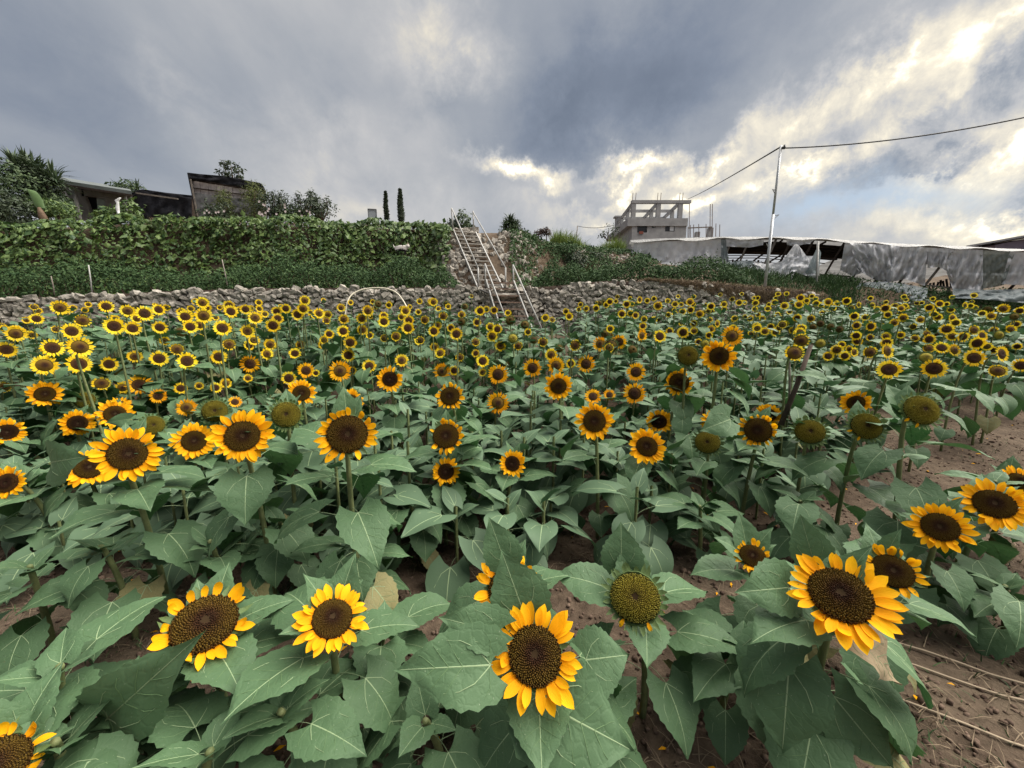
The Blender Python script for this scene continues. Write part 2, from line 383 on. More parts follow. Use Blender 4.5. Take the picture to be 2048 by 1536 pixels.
def clump(c, r, n, shell=.55):
    """points in an uneven ellipsoid, denser towards the outside, with outward normals"""
    c = np.asarray(c, float); r = np.asarray(r, float)
    u = RNG.normal(0, 1, (n, 3)); u /= np.linalg.norm(u, axis=1)[:, None]
    rad = RNG.uniform(shell**3, 1.12, n)**(1/3)
    lump = 1+.22*np.sin(u[:, 0]*5+c[0])*np.cos(u[:, 2]*6+c[1])+.15*np.sin(u[:, 1]*9)
    return c+u*r*(rad*lump)[:, None], u
G = {}
G['vine'] = leafmat('vine_leaf', (.022, .062, .016), (.135, .20, .05), .5, .4, .15, vary='island', nscale=3)
G['hedge'] = leafmat('hedge_leaf', (.024, .052, .022), (.07, .12, .045), .7, .12, .1, vary='island', nscale=2)
G['tree'] = leafmat('tree_leaf', (.030, .058, .026), (.085, .125, .048), .55, .3, .1, vary='island', nscale=2)
G['dark'] = leafmat('dark_leaf', (.022, .038, .022), (.060, .080, .042), .55, .3, .1, vary='island', nscale=2)
G['conifer'] = leafmat('conifer_leaf', (.045, .065, .018), (.12, .14, .035), .6, .25, .1, vary='island', nscale=2)
G['grass'] = leafmat('green_grass', (.07, .12, .025), (.20, .26, .06), .55, .3, .2, vary='island', nscale=2)
G['dry'] = leafmat('dry_grass', (.13, .095, .065), (.27, .21, .14), .8, .15, .1, vary='island', nscale=2)
G['red'] = leafmat('maroon_leaf', (.035, .018, .016), (.075, .045, .03), .5, .3, .1, vary='island', nscale=2)
G['yucca'] = leafmat('yucca_leaf', (.035, .060, .030), (.085, .12, .06), .5, .3, .1, vary='island', nscale=2)
G['pink'] = mat('pale_rose', (.72, .62, .60), .6, .2)
G['bark'] = mat('bark', None, .9, .1, noisy((.06, .045, .035), (.14, .105, .08), 12, bs=.7, bd=.02))
STONE = mat('wall_stone', None, .9, .15, noisy((.20, .178, .15), (.42, .388, .34), 5, bs=.7, bd=.03, c3=(.55, .52, .47), rnd=.42))
EARTH = mat('wall_earth', None, .95, .1, noisy((.030, .022, .018), (.075, .054, .042), 8, bs=.9, bd=.04))
CONC = mat('grey_concrete', None, .85, .2, noisy((.23, .23, .235), (.34, .34, .34), 1.2, bs=.4, bd=.02))
STEEL = mat('painted_pipe', None, .5, .4, noisy((.23, .23, .22), (.37, .36, .34), 9, bs=.2, bd=.003))
RUST = mat('rusty_bar', None, .8, .2, noisy((.10, .06, .045), (.19, .13, .10), 14, bs=.4, bd=.005))
WOOD = mat('grey_wood', None, .85, .15, noisy((.13, .11, .095), (.25, .22, .19), 6, bs=.5, bd=.01))
DWOOD = mat('dark_wood', None, .9, .1, noisy((.025, .018, .015), (.06, .045, .036), 6, bs=.5, bd=.01))
BLACKNET = mat('black_shade_net', None, .85, .15, noisy((.012, .012, .015), (.028, .028, .034), 5, bs=.6, bd=.03))

# ------------------------------------------------------------------ stone walls
def stone_mesh(seed):
    rnd = random.Random(seed); bm = bmesh.new(); bmesh.ops.create_cube(bm, size=2)
    bmesh.ops.subdivide_edges(bm, edges=bm.edges[:], cuts=1, use_grid_fill=True)
    ph = [rnd.uniform(0, 6) for _ in range(6)]
    for v in bm.verts:
        p = v.co.copy(); q = p.normalized()*1.2; v.co = p.lerp(q, rnd.uniform(.45, .78))
        v.co *= 1+.16*math.sin(p.x*2.3+ph[0])*math.sin(p.y*2.1+ph[1])+.12*math.sin(p.z*2.9+ph[2])+rnd.uniform(-.15, .15)
    me = bpy.data.meshes.new('stone'); bm.to_mesh(me); bm.free(); me.materials.append(STONE)
    return me
STONES = [stone_mesh(k) for k in range(14)]
def stone_arrays(me):
    V = np.zeros(len(me.vertices)*3); me.vertices.foreach_get('co', V)
    return V.reshape(-1, 3), np.array([p.vertices[:] for p in me.polygons])
SARR = [stone_arrays(m) for m in STONES]
def place_stones(wall, items, limit=300):
    """items: (matrix, weight); the largest in view become parts, the others one joined part"""
    items.sort(key=lambda i: -i[1])
    for m4, w in items[:limit]: link('stone', random.choice(STONES), wall, m4)
    V = []; Q = []; nb = 0
    for m4, w in items[limit:]:
        sv, sf = random.choice(SARR); A = np.array(m4)
        V.append(sv@A[:3, :3].T+A[:3, 3]); Q.append(sf+nb); nb += len(sv)
    if V: tag(link('small_stones', npmesh('small_stones', np.concatenate(V), np.concatenate(Q), STONE, smooth=False), wall), kind='stuff')
def stone_wall(x0, x1, label, loose=False):
    w = empty('stone_wall', (0, 0, 0), label, 'wall')
    core = MB(); xs = np.linspace(x0, x1, 60); rows = []
    for k in range(7):
        t = k/6; rows.append([(x, Yw(x)-.10*(1-t)+.02, lerp(field_z(Yw(x))-.3, Zt(x)+.02+.05*fbm(x*2, 1), t)) for x in xs])
    rows.append([(x, Yw(x)+.5, Zt(x)+.03) for x in xs])
    core.grid(rows); core.build('earth_core', EARTH, w, True)
    items = []; z = 0.0; k = 0
    while z < 1.9:
        hrow = random.uniform(.11, .15); x = x0+random.uniform(0, .2)
        while x < x1:
            wd = random.choice((random.uniform(.10, .17), random.uniform(.14, .26))); xc = x+wd/2; zb = field_z(Yw(xc))-.05; top = Zt(xc)+.06*(fbm(xc*1.7, 5)-.3)
            if xc < x1:
                zc = zb+z+random.uniform(-.06, .06)+hrow/2
                cover = loose and (top-zc) < .55*sstep((xc-5)/3) and random.random() < .8
                if zc < top+.02 and not cover:
                    t = (zc-zb)/max(.1, top-zb); topmost = zc+hrow > top
                    s = Vector((wd/2*1.12, random.uniform(.08, .12), hrow/2*random.uniform(.85, 1.45)))
                    m4 = Matrix.LocRotScale(Vector((xc, Yw(xc)-.12*(1-t)-.03-random.uniform(0, .04), zc)), Euler((random.uniform(-.5, .5), random.uniform(-.75, .75), random.uniform(-.6, .6))), s*.92)
                    items.append((m4, wd*hrow*(1+z*1.2)*(1 if abs(proj((xc, Yw(xc), zc))[0]-1024) < 1040 else .01)))
            x += wd*random.uniform(.80, .95)
        z += hrow*.86
    place_stones(w, items)
    return w
stone_wall(-14.5, -.40, 'long low dry stone wall behind the flowers, left of the stairs')
stone_wall(-.395, 10.4, 'stone wall right of the stairs, overgrown with dry brown grass', True)
# dry turf on top of the right wall
pts = []
for _ in range(9000):
    x = random.uniform(4.2, 10.8); k = random.random()**1.5
    d = .6*sstep((x-4)/4)
    z = Zt(x)+.06-k*d; pts.append((x, Yw(x)-.14*k-.04+random.uniform(-.03, .35)*(k < .25), z))
tag(blades('dry_grass', pts, .13, .014, G['dry'], lean=.9), 'matted dry brown grass hanging over the right stone wall', 'dry grass', kind='stuff')

# ------------------------------------------------------------------ bank behind: vines on the left, stones and soil on the right
def bank_pt(X, t, out=0.0):
    y = Yt(X)-Bw(X)*(1-t); z = ground(X, y, False); return (X, y-out, z)
pts = []; nr = []
for _ in range(22000):
    X = random.uniform(-24, -2.38); t = random.uniform(-.05, 1.04)
    clumpn = .6*fbm(X*.75, t*2.2, 21)+.4*fbm(X*2.1, t*5.5, 25); o = .05+1.5*max(0, clumpn-.27)+random.uniform(-.1, .1)
    if clumpn < .24 and random.random() < .85: continue
    if -13.0 < X < -12.4 and t > .9 and random.random() < .8: continue
    x, y, z = bank_pt(X, min(1, max(0, t)), o); z += .05*(t-.2)+(.2*(t-1) if t > 1 else 0)+(.55*max(0, fbm(X*1.6, 2, 5)-.30)+.10*vnoise(X*5, 3))*sstep((t-.55)/.45)-.35*max(0, .2-t)
    pts.append((x, y, z)); nr.append((random.uniform(-.3, .3), -.8, .75))
tag(leaves('vine_cover', pts, nr, RNG.choice([.10, .15, .19, .26], len(pts), p=[.25, .3, .3, .15]), G['vine'], spread=.5, aspect=.72, hang=.5), 'dense green climbing vines covering the high bank behind the wall', 'vines', kind='stuff')
pts = []; nr = []
for _ in range(5000):
    X = random.uniform(-14, -2.2); t = random.uniform(.8, 1.08); x, y, z = bank_pt(X, min(1, t), random.uniform(-.1, .25)); pts.append((x, y, z+.1*(t-.8)+.03))
tag(blades('bank_edge_grass', pts, .14, .02, G['dry'], lean=.8), 'dry brownish grass along the top edge of the vine bank', 'dry grass', kind='stuff')
bank_w = empty('stone_bank', (0, 0, 0), 'brown stony bank of soil and rubble rising right of the upper stairs', 'bank')
items = []
for _ in range(1300):
    X = random.uniform(-2.9, 7.6); t = random.random(); x, y, z = bank_pt(X, t, .0); s = random.uniform(.035, .085)*(1.25 if X < .6 else 1)
    if fbm(X*1.1, t*3, 12) < (.44 if X > .5 else .33): continue
    m4 = Matrix.LocRotScale(Vector((x, y, z)), Euler([random.uniform(0, 6) for _ in range(3)]), Vector((s*1.3, s*.8, s)))
    items.append((m4, s/y))
place_stones(bank_w, items)
pts = []
for _ in range(18000):
    X = random.uniform(-3.1, 9); t = random.random(); x, y, z = bank_pt(X, t, .02)
    if -2.4 < X < -.15: continue
    if fbm(X*1.2, t*4, 33) > .36: pts.append((x, y, z))
tag(blades('bank_grass', pts, .22, .02, G['dry'], bank_w, lean=.9), kind='stuff')

pts = []
for _ in range(16000):
    X = random.uniform(-.05, 9); t = random.random()**.8; x, y, z = bank_pt(X, t, random.uniform(0, .22))
    if .55*fbm(X*.8, t*2, 41)+.45*fbm(X*2.5, t*6, 43) > .355: pts.append((x, y, z+random.uniform(0, .15)))
tag(leaves('bank_weeds', pts, [(0, -.7, .8)]*len(pts), RNG.uniform(.06, .15, len(pts)), G['hedge'], bank_w, spread=.8, hang=.3), kind='stuff')
def hedge(x0, x1, off, h, dep, n, size, label, seed):
    t = empty('hedge', (0, 0, 0), label, 'hedge'); pts = []; nr = []
    for _ in range(n):
        X = random.uniform(x0, x1); a = random.uniform(0, math.pi); hh = h*(.30+1.15*fbm(X*1.1, seed, seed)+.5*(fbm(X*4, random.random()*.4, seed+4)-.3)) ; rr = random.uniform(.75, 1.12)+(.25 if random.random() < .04 else 0)
        endf = min(1, (X-x0)/.6, (x1-X)/.6); hh *= .35+.65*sstep(endf)
        yc = Yw(X)+off; y = yc-math.cos(a)*dep*rr; zb = ground(X, yc-dep*.4, False)
        z = zb+.02+math.sin(a)**.7*hh*rr; pts.append((X, y, z)); nr.append((0, -math.cos(a), math.sin(a)+.2))
    tag(leaves('foliage', pts, nr, size, G['hedge'], t, .8, .55), kind='stuff')
    st = MB()
    for k in range(int((x1-x0)*1.5)):
        X = x0+(k+.5)/1.5; yc = Yw(X)+off; z = ground(X, yc, False); p = Vector((X, yc, z))
        for j in range(3): st.tube([p, p+Vector((random.uniform(-.3, .3), random.uniform(-.25, .25), h*.7))], [.02, .008], 5)
    tag(st.build('stems', G['bark'], t), kind='stuff')
hedge(-15.5, -1.75, 1.55, .92, .75, 20000, .085, 'dark green clipped shrub hedge on the terrace left of the stairs', 2)
hedge(.75, 8.9, 1.55, .85, .75, 15000, .085, 'dark green shrub hedge on the terrace right of the stairs', 6)

# ------------------------------------------------------------------ stairs
def flight(name, label, hr, hl, sr, sl, posts, n, tread_mat, tw):
    t = empty(name, (0, 0, 0), label, 'staircase')
    for a, b in (hr, hl):
        m = MB(); m.tube([a, lerp(a, b, .5), b], .024, 8); m.build('handrail', STEEL, t, True)
    for a, b in (sr, sl):
        m = MB(); m.bar(a, b, .04, .07); m.build('stringer', STEEL, t)
    for a, b in posts:
        m = MB(); m.tube([a, b], .026, 8); m.build('post', STEEL, t, True)
    for k in range(n):
        q = (k+.5)/n; a = lerp(sl[0], sl[1], q); b = lerp(sr[0], sr[1], q); m = MB()
        d = (b-a).normalized()*.015; m.bar(a+d+Vector((0, .04, .03)), b-d+Vector((0, .04, .03)), tw, .035); m.build('tread', tread_mat, t)
    return t
UP = lambda px, py: P(px, py, 16.0)
flight('staircase', 'upper pipe railed stair flight climbing the bank to the skyline',
       (UP(946, 424), P(1011, 536, 13.2)), (UP(904, 418), P(956, 536, 13.2)),
       (UP(951, 464), P(1006, 577, 13.2)), (UP(907, 460), P(956, 577, 13.2)),
       [(UP(946, 422), UP(948, 466)), (UP(903, 416), UP(906, 462)), (P(1011, 535, 13.2), P(1011, 580, 13.2)), (P(956, 535, 13.2), P(957, 580, 13.2))], 13,
       mat('worn_tread', None, .8, .2, noisy((.36, .33, .29), (.55, .51, .46), 8)), .14)
T = lambda px, py: P(px, py, 12.25)
RF = P(1088, 668, 11.0); SF = P(1069, 670, 11.05); wv_ = Vector((-.92, 0, 0))
flight('staircase', 'lower pipe railed stair flight dropping past the wall into the flowers',
       (T(1026, 530), RF), (T(970, 528), RF+wv_), (T(1027, 562), SF), (T(972, 560), SF+wv_),
       [(T(1026, 529), T(1027, 577)), (T(970, 527), T(971, 577))], 8, mat('rusty_tread', None, .8, .2, noisy((.20, .13, .10), (.34, .25, .20), 9)), .12)
landing = empty('stone_steps', P(1000, 580, 12.6), 'rough tan stone step stack topping the lower stair flight', 'steps')
for (px, py, w, h, Y) in ((1012, 582, 66, 9, 12.2), (1018, 592, 60, 10, 12.05)):
    c = P(px, py, Y); k = Y/F
    for j in range(4):
        q = (j-1.5)/4*w*k; m4 = Matrix.LocRotScale(Vector((c.x+q, c.y, c.z))-landing.location, Euler((random.uniform(-.15, .15), random.uniform(-.15, .15), random.uniform(-.3, .3))), Vector((w*k/8*1.15, .17, h*k/2)))
        link('stone', random.choice(STONES), landing, m4)
top_st = empty('stone_steps', P(935, 470, 16.2), 'weathered tan stone steps at the very top of the upper stairs', 'steps')
for (px, py, w, h, Y) in ((930, 462, 50, 9, 16.6), (938, 473, 46, 9, 16.2), (944, 483, 42, 8, 15.8)):
    c = P(px, py, Y); k = Y/F
    for j in range(4):
        q = (j-1.5)/4*w*k; m4 = Matrix.LocRotScale(Vector((c.x+q, c.y, c.z))-top_st.location, Euler((random.uniform(-.15, .15), random.uniform(-.15, .15), random.uniform(-.3, .3))), Vector((w*k/8*1.15, .2, h*k/2)))
        link('stone', random.choice(STONES), top_st, m4)
# hose, pipe and stakes
m = MB(); hp = [(690, 634, 10.6), (694, 607, 10.7), (703, 590, 10.85), (722, 580, 11.0), (748, 576, 11.05), (772, 577, 11.05), (792, 585, 11.0), (806, 601, 10.9), (819, 626, 10.7)]
hp3 = [P(*q) for q in hp]; fine = []
for k in range(len(hp3)-1):
    p0 = hp3[max(0, k-1)]; p1 = hp3[k]; p2 = hp3[k+1]; p3 = hp3[min(len(hp3)-1, k+2)]
    for j in range(5):
        u = j/5; fine.append(.5*((2*p1)+(p2-p0)*u+(2*p0-5*p1+4*p2-p3)*u*u+(3*p1-p0-3*p2+p3)*u**3))
fine.append(hp3[-1]); m.tube(fine, .019, 8)
tag(m.build('hose', mat('cream_hose', (.62, .56, .44), .5, .4), None, True), 'cream plastic hose bent in an arch over the stone wall', 'hose')
m = MB(); m.tube([P(935, 573, 12.1), P(955, 577, 12.0), P(976, 586, 11.9)], .03, 7)
tag(m.build('pipe', mat('dark_pipe', (.09, .085, .08), .6, .3), None, True), 'short dark pipe lying on the wall top left of the stairs', 'pipe')
def stake(pa, pb, r, mt, label, name='stake'):
    m = MB(); a, b = P(*pa), P(*pb); m.tube([a, lerp(a, b, .5)+Vector((.01, 0, 0)), b], [r, r*.95, r*.8], 7)
    return tag(m.build(name, mt, None, True), label, 'stake', 'wooden stakes')
stake((184, 590, 10.4), (177, 530, 10.4), .016, STEEL, 'tall pale thin stake in the hedge under the grey hut')
stake((109, 590, 10.2), (102, 552, 10.2), .014, WOOD, 'short grey stake leaning at the left end of the hedge')
stake((457, 584, 11.6), (444, 519, 11.8), .016, WOOD, 'slim leaning stake in the hedge below the black topped screen')
stake((1578, 830, 3.4), (1577, 691, 3.4), .011, WOOD, 'thin upright grey stick in front of a sunflower, left of the thick dark stake')
stake((1562, 850, 3.3), (1622, 690, 3.4), .022, mat('dark_stake', None, .8, .2, noisy((.03, .022, .018), (.09, .065, .05), 9)), 'thick dark stake tilting right among the sunflowers')

# ------------------------------------------------------------------ left: hut, netted shed, screen
def quad_slab(mb, pts, th, i=0):                  # a quad given by four points, thickened away from the camera
    a = [Vector(p) for p in pts]; n = (a[1]-a[0]).cross(a[3]-a[0]).normalized()
    if n.y < 0: n = -n
    b = [p+n*th for p in a]; mb.add(a+b, [(0,1,2,3),(7,6,5,4),(0,4,5,1),(1,5,6,2),(2,6,7,3),(3,7,4,0)], i)
def sheet(name, top, bot, Y, mt, parent, nx=28, ny=12, fold=.06, seed=0, folds=9, slant=0.0, off=0.0, sag=0.0, drape=0.0):
    """hanging cloth between two photo polylines, with vertical folds and wrinkles in depth"""
    m = MB(); rows = []
    tx = [p[0] for p in top]; bx = [p[0] for p in bot]
    for r in range(ny+1):
        v = r/ny; row = []
        for c in range(nx+1):
            u = c/nx
            pa = (lerp(tx[0], tx[-1], u)); pb = lerp(bx[0], bx[-1], u)
            ya = interp(pa, top); yb = interp(pb, bot)
            px = lerp(pa, pb, v); py = lerp(ya, yb, v)
            Yd = Y(px) if callable(Y) else Y
            f = fold*1.7*(.35+.65*v)*(.45*math.sin(folds*2*math.pi*u+slant*v*7+7*fbm(u*3, v*2, seed))+3.0*(fbm(u*7+slant*v*3, v*3, seed+3)-.45)+1.6*(vnoise(u*17+slant*v*9, v*7, seed+9)-.5))
            row.append(P(px, py, Yd+off-drape*v+f))
        rows.append(row)
    m.grid(rows); return m.build(name, mt, parent, True)
HY = 20.0
hut = empty('hut', P(190, 432, HY), 'grey plastered hut with a sloping metal roof and dark doorway', 'hut')
hl = hut.location
def Hm(*pts): return [Vector(P(*p))-hl for p in pts]
PLASTER = mat('grey_plaster', None, .9, .15, noisy((.21, .20, .19), (.33, .315, .30), 1.6, bs=.4, bd=.02, c3=(.38, .36, .345)))
m = MB()
quad_slab(m, Hm((129, 369, HY), (163, 374, HY), (186, 440, HY), (152, 440, HY)), .2)
quad_slab(m, Hm((163, 374, HY), (265, 388, HY), (262, 396, HY), (163, 392, HY)), .2)
quad_slab(m, Hm((193, 394, HY), (262, 396, HY), (268, 440, HY), (198, 440, HY)), .2)
quad_slab(m, Hm((129, 369, HY+.2), (118, 374, HY+4), (140, 440, HY+4), (152, 440, HY+.2)), .2)
quad_slab(m, Hm((265, 388, HY+.2), (255, 384, HY+4), (258, 440, HY+4), (268, 440, HY+.2)), .2)
quad_slab(m, Hm((150, 372, HY+1.2), (220, 380, HY+1.2), (220, 440, HY+1.2), (158, 440, HY+1.2)), .1)
m.build('wall', PLASTER, hut)
m = MB(); quad_slab(m, Hm((163, 392, HY+.15), (192, 394, HY+.15), (197, 440, HY+.15), (168, 440, HY+.15)), .05)
m.build('door', mat('dark_door', (.010, .010, .011), .7, .2), hut)
m = MB(); quad_slab(m, Hm((193, 398, HY-.06), (208, 399, HY-.06), (211, 424, HY-.06), (196, 424, HY-.06)), .04)
m.build('shutter', mat('pale_panel', None, .7, .2, noisy((.22, .26, .24), (.32, .35, .33), 3)), hut)
m = MB(); a = Hm((121, 367, HY-.7), (264, 389, HY-.7), (258, 382, HY+4.6), (118, 359, HY+4.6))
m.add(a+[p+Vector((0, 0, .16)) for p in a], [(3,2,1,0),(4,5,6,7),(0,1,5,4),(1,2,6,5),(2,3,7,6),(3,0,4,7)])
m.build('roof', mat('metal_roof', None, .5, .5, noisy((.085, .095, .09), (.15, .17, .16), 2, metal=0)), hut)
m = MB(); p = Hm((122, 369, HY-.72), (264, 391, HY-.72)); m.bar(p[0], p[1], .05, .09); m.build('fascia', DWOOD, hut)
m = MB(); p = Hm((146, 372, HY-.5), (160, 438, HY-.5)); m.bar(p[0], p[1], .10); m.build('post', STEEL, hut)
m = MB(); p = Hm((251, 389, HY-.5), (254, 430, HY-.5)); m.bar(p[0], p[1], .07); m.build('post', STEEL, hut)
shed = empty('shed', (0, 0, 0), 'low shed wrapped in sagging black netting beside the grey hut', 'shed')
sheet('net', [(264, 392), (283, 383), (330, 390), (383, 396)], [(266, 440), (330, 440), (384, 440)], 19.6, BLACKNET, shed, 26, 10, .09, 4, 5, .6)
sheet('net', [(262, 386), (283, 378), (330, 385), (386, 391)], [(264, 392), (283, 384), (330, 391), (386, 397)], 19.5, BLACKNET, shed, 20, 3, .04, 8, 4)
m = MB(); quad_slab(m, [P(266, 390, 19.9), P(384, 396, 19.9), P(384, 440, 19.9), P(268, 440, 19.9)], 1.8); m.build('frame', DWOOD, shed)
m = MB(); m.bar(P(272, 386, 19.45), P(356, 398, 19.45), .06); m.build('batten', WOOD, shed)
for px in (300, 340, 377): m = MB(); m.tube([P(px-2, 392, 19.7), P(px, 440, 19.7)], .05, 6); m.build('post', DWOOD, shed, True)
SY = 18.6
scr = empty('screen', (0, 0, 0), 'tall woven bamboo screen with a black net draped along its top', 'screen')
tl, tr, br, bl_ = (382, 360), (530, 384), (533, 438), (394, 438)
MAT_W = mat('woven_bamboo', None, .85, .15, noisy((.30, .26, .25), (.46, .41, .39), 7, bs=.6, bd=.02, c3=(.52, .47, .45)))
for r in range(5):                                # strips of woven matting, each lapped over the one below
    for c in range(9):
        def q(u, v): return (lerp(lerp(tl[0], tr[0], u), lerp(bl_[0], br[0], u), v), lerp(lerp(tl[1], tr[1], u), lerp(bl_[1], br[1], u), v))
        u0, u1, v0, v1 = c/9+.004, (c+1)/9-.004, r/5+.012, (r+1)/5-.012
        m = MB(); quad_slab(m, [P(*q(u0, v0), SY+random.uniform(0, .03)), P(*q(u1, v0), SY+random.uniform(0, .03)), P(*q(u1, v1), SY), P(*q(u0, v1), SY)], .02)
        m.build('panel', MAT_W, scr)
for v in (0, .2, .4, .6):
    m = MB(); m.bar(P(*q(0, v), SY-.04), P(*q(1, v), SY-.04), .04); m.build('batten', DWOOD, scr)
m = MB(); quad_slab(m, [P(383, 352, SY+.08), P(529, 378, SY+.08), P(533, 438, SY+.08), P(394, 438, SY+.08)], .06); m.build('backing', DWOOD, scr)
sheet('net', [(375, 345), (400, 348), (450, 352), (500, 362), (522, 366), (528, 374)], [(379, 361), (420, 364), (480, 374), (533, 384)], SY-.12, BLACKNET, scr, 34, 6, .07, 14, 6, .4)
GNET = mat('grey_net', None, .9, .1, noisy((.11, .11, .112), (.19, .19, .19), 5, bs=.5, bd=.02))
sheet('net', [(384, 384), (440, 392), (520, 402)], [(395, 440), (440, 440), (520, 440)], SY-.09, GNET, scr, 30, 10, .06, 17, 5, 1.4)
sheet('net', [(374, 345), (382, 352)], [(393, 438), (397, 438)], SY-.05, BLACKNET, scr, 3, 16, .05, 19, 2)
m = MB(); m.bar(P(381, 358, SY-.15), P(396, 436, SY-.15), .05); m.build('post', WOOD, scr)
strip = MB(); pl = [(242, 396), (234, 401), (236, 407), (235, 414), (236, 421), (237, 428), (243, 430)]
wds = [.03, .07, .035, .07, .06, .05, .11]
rows = []
for (px, py), wd in zip(pl, wds):
    c = P(px, py, 15.95); rows.append([c+Vector((-wd, random.uniform(-.02, .02), 0)), c+Vector((0, -.05, .01)), c+Vector((wd, random.uniform(-.02, .02), 0))])
strip.grid(rows)
o = strip.build('white_strip', mat('white_plastic', (.62, .62, .62), .4, .4), None, True)
sol = o.modifiers.new('thickness', 'SOLIDIFY'); sol.thickness = .015
tag(o, 'torn white plastic strip caught in the leaves before the grey hut', 'plastic strip')

# ------------------------------------------------------------------ trees and shrubs on the skyline
def plant(name, base, label, cat, parts, trunk=None, group=None):
    """parts: (center pixel x, y, Y, rx, ry, rz, count, leaf size, material) for each clump of the crown"""
    t = empty(name, base, label, cat, group); b = Vector(base)
    allp = {}
    for (px, py, Y, rx, ry, rz, n, s, mt) in parts:
        c = P(px, py, Y); p, u = clump((c.x, c.y, c.z), (rx, ry, rz), n); allp.setdefault(mt.name, [mt, [], [], []])
        e = allp[mt.name]; e[1].append(p-np.array(b)); e[2].append(u*.7+np.array([0, -.2, .5])); e[3].append(np.full(n, s))
    for k, (mt, p, u, s) in allp.items():
        tag(leaves('crown', np.concatenate(p), np.concatenate(u), np.concatenate(s), mt, t, .6, .5, hang=.2), kind='stuff')
    m = MB()
    for (path, r0, r1) in (trunk or []):
        pts = [Vector(P(*q))-b for q in path]; m.tube(pts, [lerp(r0, r1, k/(len(pts)-1)) for k in range(len(pts))], 7)
    if not trunk:
        for (px, py, Y, rx, ry, rz, n, s, mt) in parts:
            c = P(px, py, Y)-b; m.tube([Vector((0, 0, -.1)), c*.5+Vector((random.uniform(-.1, .1), 0, 0)), c], [.05, .035, .012], 6)
    if m.V: m.build('trunk', G['bark'], t, True)
    return t
def spikes(name, centers, length, n, mt, parent, b, w=.05):
    V = []; Fq = []
    for c in centers:
        c = Vector(c)-Vector(b)
        for k in range(n):
            a = random.uniform(0, 2*math.pi); e = random.uniform(-.5, 1.35); d = Vector((math.cos(a)*math.cos(e), math.sin(a)*math.cos(e), math.sin(e)))
            s = d.cross(Vector((0, 0, 1))).normalized()*w*.5; L = length*random.uniform(.7, 1.15); i = len(V)
            V += [c-s, c+s, c+d*L*.6+s*.8, c+d*L*.6-s*.8, c+d*L+Vector((0, 0, -.12*L))]; Fq += [(i, i+1, i+2), (i, i+2, i+3), (i+3, i+2, i+4)]
    return tag(link(name, npmesh(name, V, Fq, mt), parent), kind='stuff')
plant('leafy_tree', P(20, 450, 17.5), 'big dark leafy tree at the far left of the skyline', 'tree',
      [(-30, 400, 17.5, 1.6, 1.2, 1.5, 2600, .16, G['tree']), (30, 375, 17.7, 1.3, 1.0, 1.0, 2000, .16, G['tree']), (10, 420, 17, 1.4, .8, .7, 1600, .15, G['dark'])],
      [([(0, 460, 17.5), (5, 430, 17.5), (10, 390, 17.6)], .16, .06), ([(5, 430, 17.5), (-30, 395, 17.5)], .09, .03)])
yb = P(90, 430, 18.2)
yu = plant('yucca_tree', yb, 'spiky topped yucca clump left of the grey hut', 'tree',
      [(85, 372, 18.2, .85, .7, .8, 1500, .14, G['dark']), (98, 405, 18.2, .8, .6, .6, 1200, .14, G['tree']), (60, 350, 18.3, .75, .6, .7, 1100, .15, G['dark'])],
      [([(92, 438, 18.2), (85, 400, 18.2), (60, 340, 18.3)], .12, .06), ([(86, 405, 18.2), (102, 358, 18.2)], .08, .05), ([(75, 375, 18.3), (28, 330, 18.4)], .06, .04)])
spikes('spiky_leaves', [P(28, 326, 18.4), P(52, 331, 18.3), P(105, 352, 18.2), P(112, 366, 18.1), P(80, 345, 18.2), P(66, 338, 18.2), P(40, 345, 18.0)], .85, 54, G['yucca'], yu, yb, .075)
bb = P(90, 446, 15.8)
ban = empty('banana_plant', bb, 'banana plant with one broad torn leaf above a brown dead stump', 'plant')
m = MB(); m.tube([P(93, 452, 15.8)-bb, P(84, 430, 15.8)-bb, P(78, 415, 15.8)-bb], [.16, .11, .05], 8); m.build('stump', mat('dead_stalk', None, .9, .1, noisy((.07, .046, .032), (.15, .105, .07), 8, bs=.8, bd=.03)), ban, True)
m = MB(); rows = []
for k in range(9):
    q = k/8; c = lerp(P(79, 417, 15.8), P(56, 378, 15.9), q)-bb; w = .24*math.sin(math.pi*min(1, q*.9+.1))**.6; up = Vector((.8, 0, .55))
    rows.append([c-up*w*.9+Vector((0, .1, 0)), c+Vector((0, -.05, 0)), c+up*w*.8+Vector((0, .12, 0))])
m.grid(rows); m.build('leaf', leafmat('banana_leaf', (.06, .115, .04), (.10, .165, .06), .5, .3, .2), ban, True)
plant('leafy_shrub', P(120, 440, 17), 'bright green shrub at the corner of the grey hut', 'shrub', [(118, 420, 17.2, .7, .4, .35, 700, .13, G['vine']), (92, 415, 17.3, .6, .4, .35, 500, .13, G['vine'])])
plant('leafy_shrub', P(235, 440, 16.6), 'broad leaved green bush covering the hut front', 'shrub', [(226, 430, 16.5, .55, .35, .38, 260, .2, G['vine']), (264, 424, 16.4, .36, .3, .5, 200, .2, G['vine']), (205, 436, 16.5, .5, .3, .3, 180, .18, G['vine']), (245, 414, 16.5, .22, .2, .25, 60, .2, G['vine'])])
pb = P(252, 400, 23)
pt_ = plant('leafy_tree', pb, 'small green tree top showing behind the hut roof', 'tree', [(252, 378, 23, .8, .6, .45, 700, .16, G['tree'])])
spikes('spiky_leaves', [P(236, 376, 23), P(275, 377, 23)], .6, 30, G['tree'], pt_, pb)
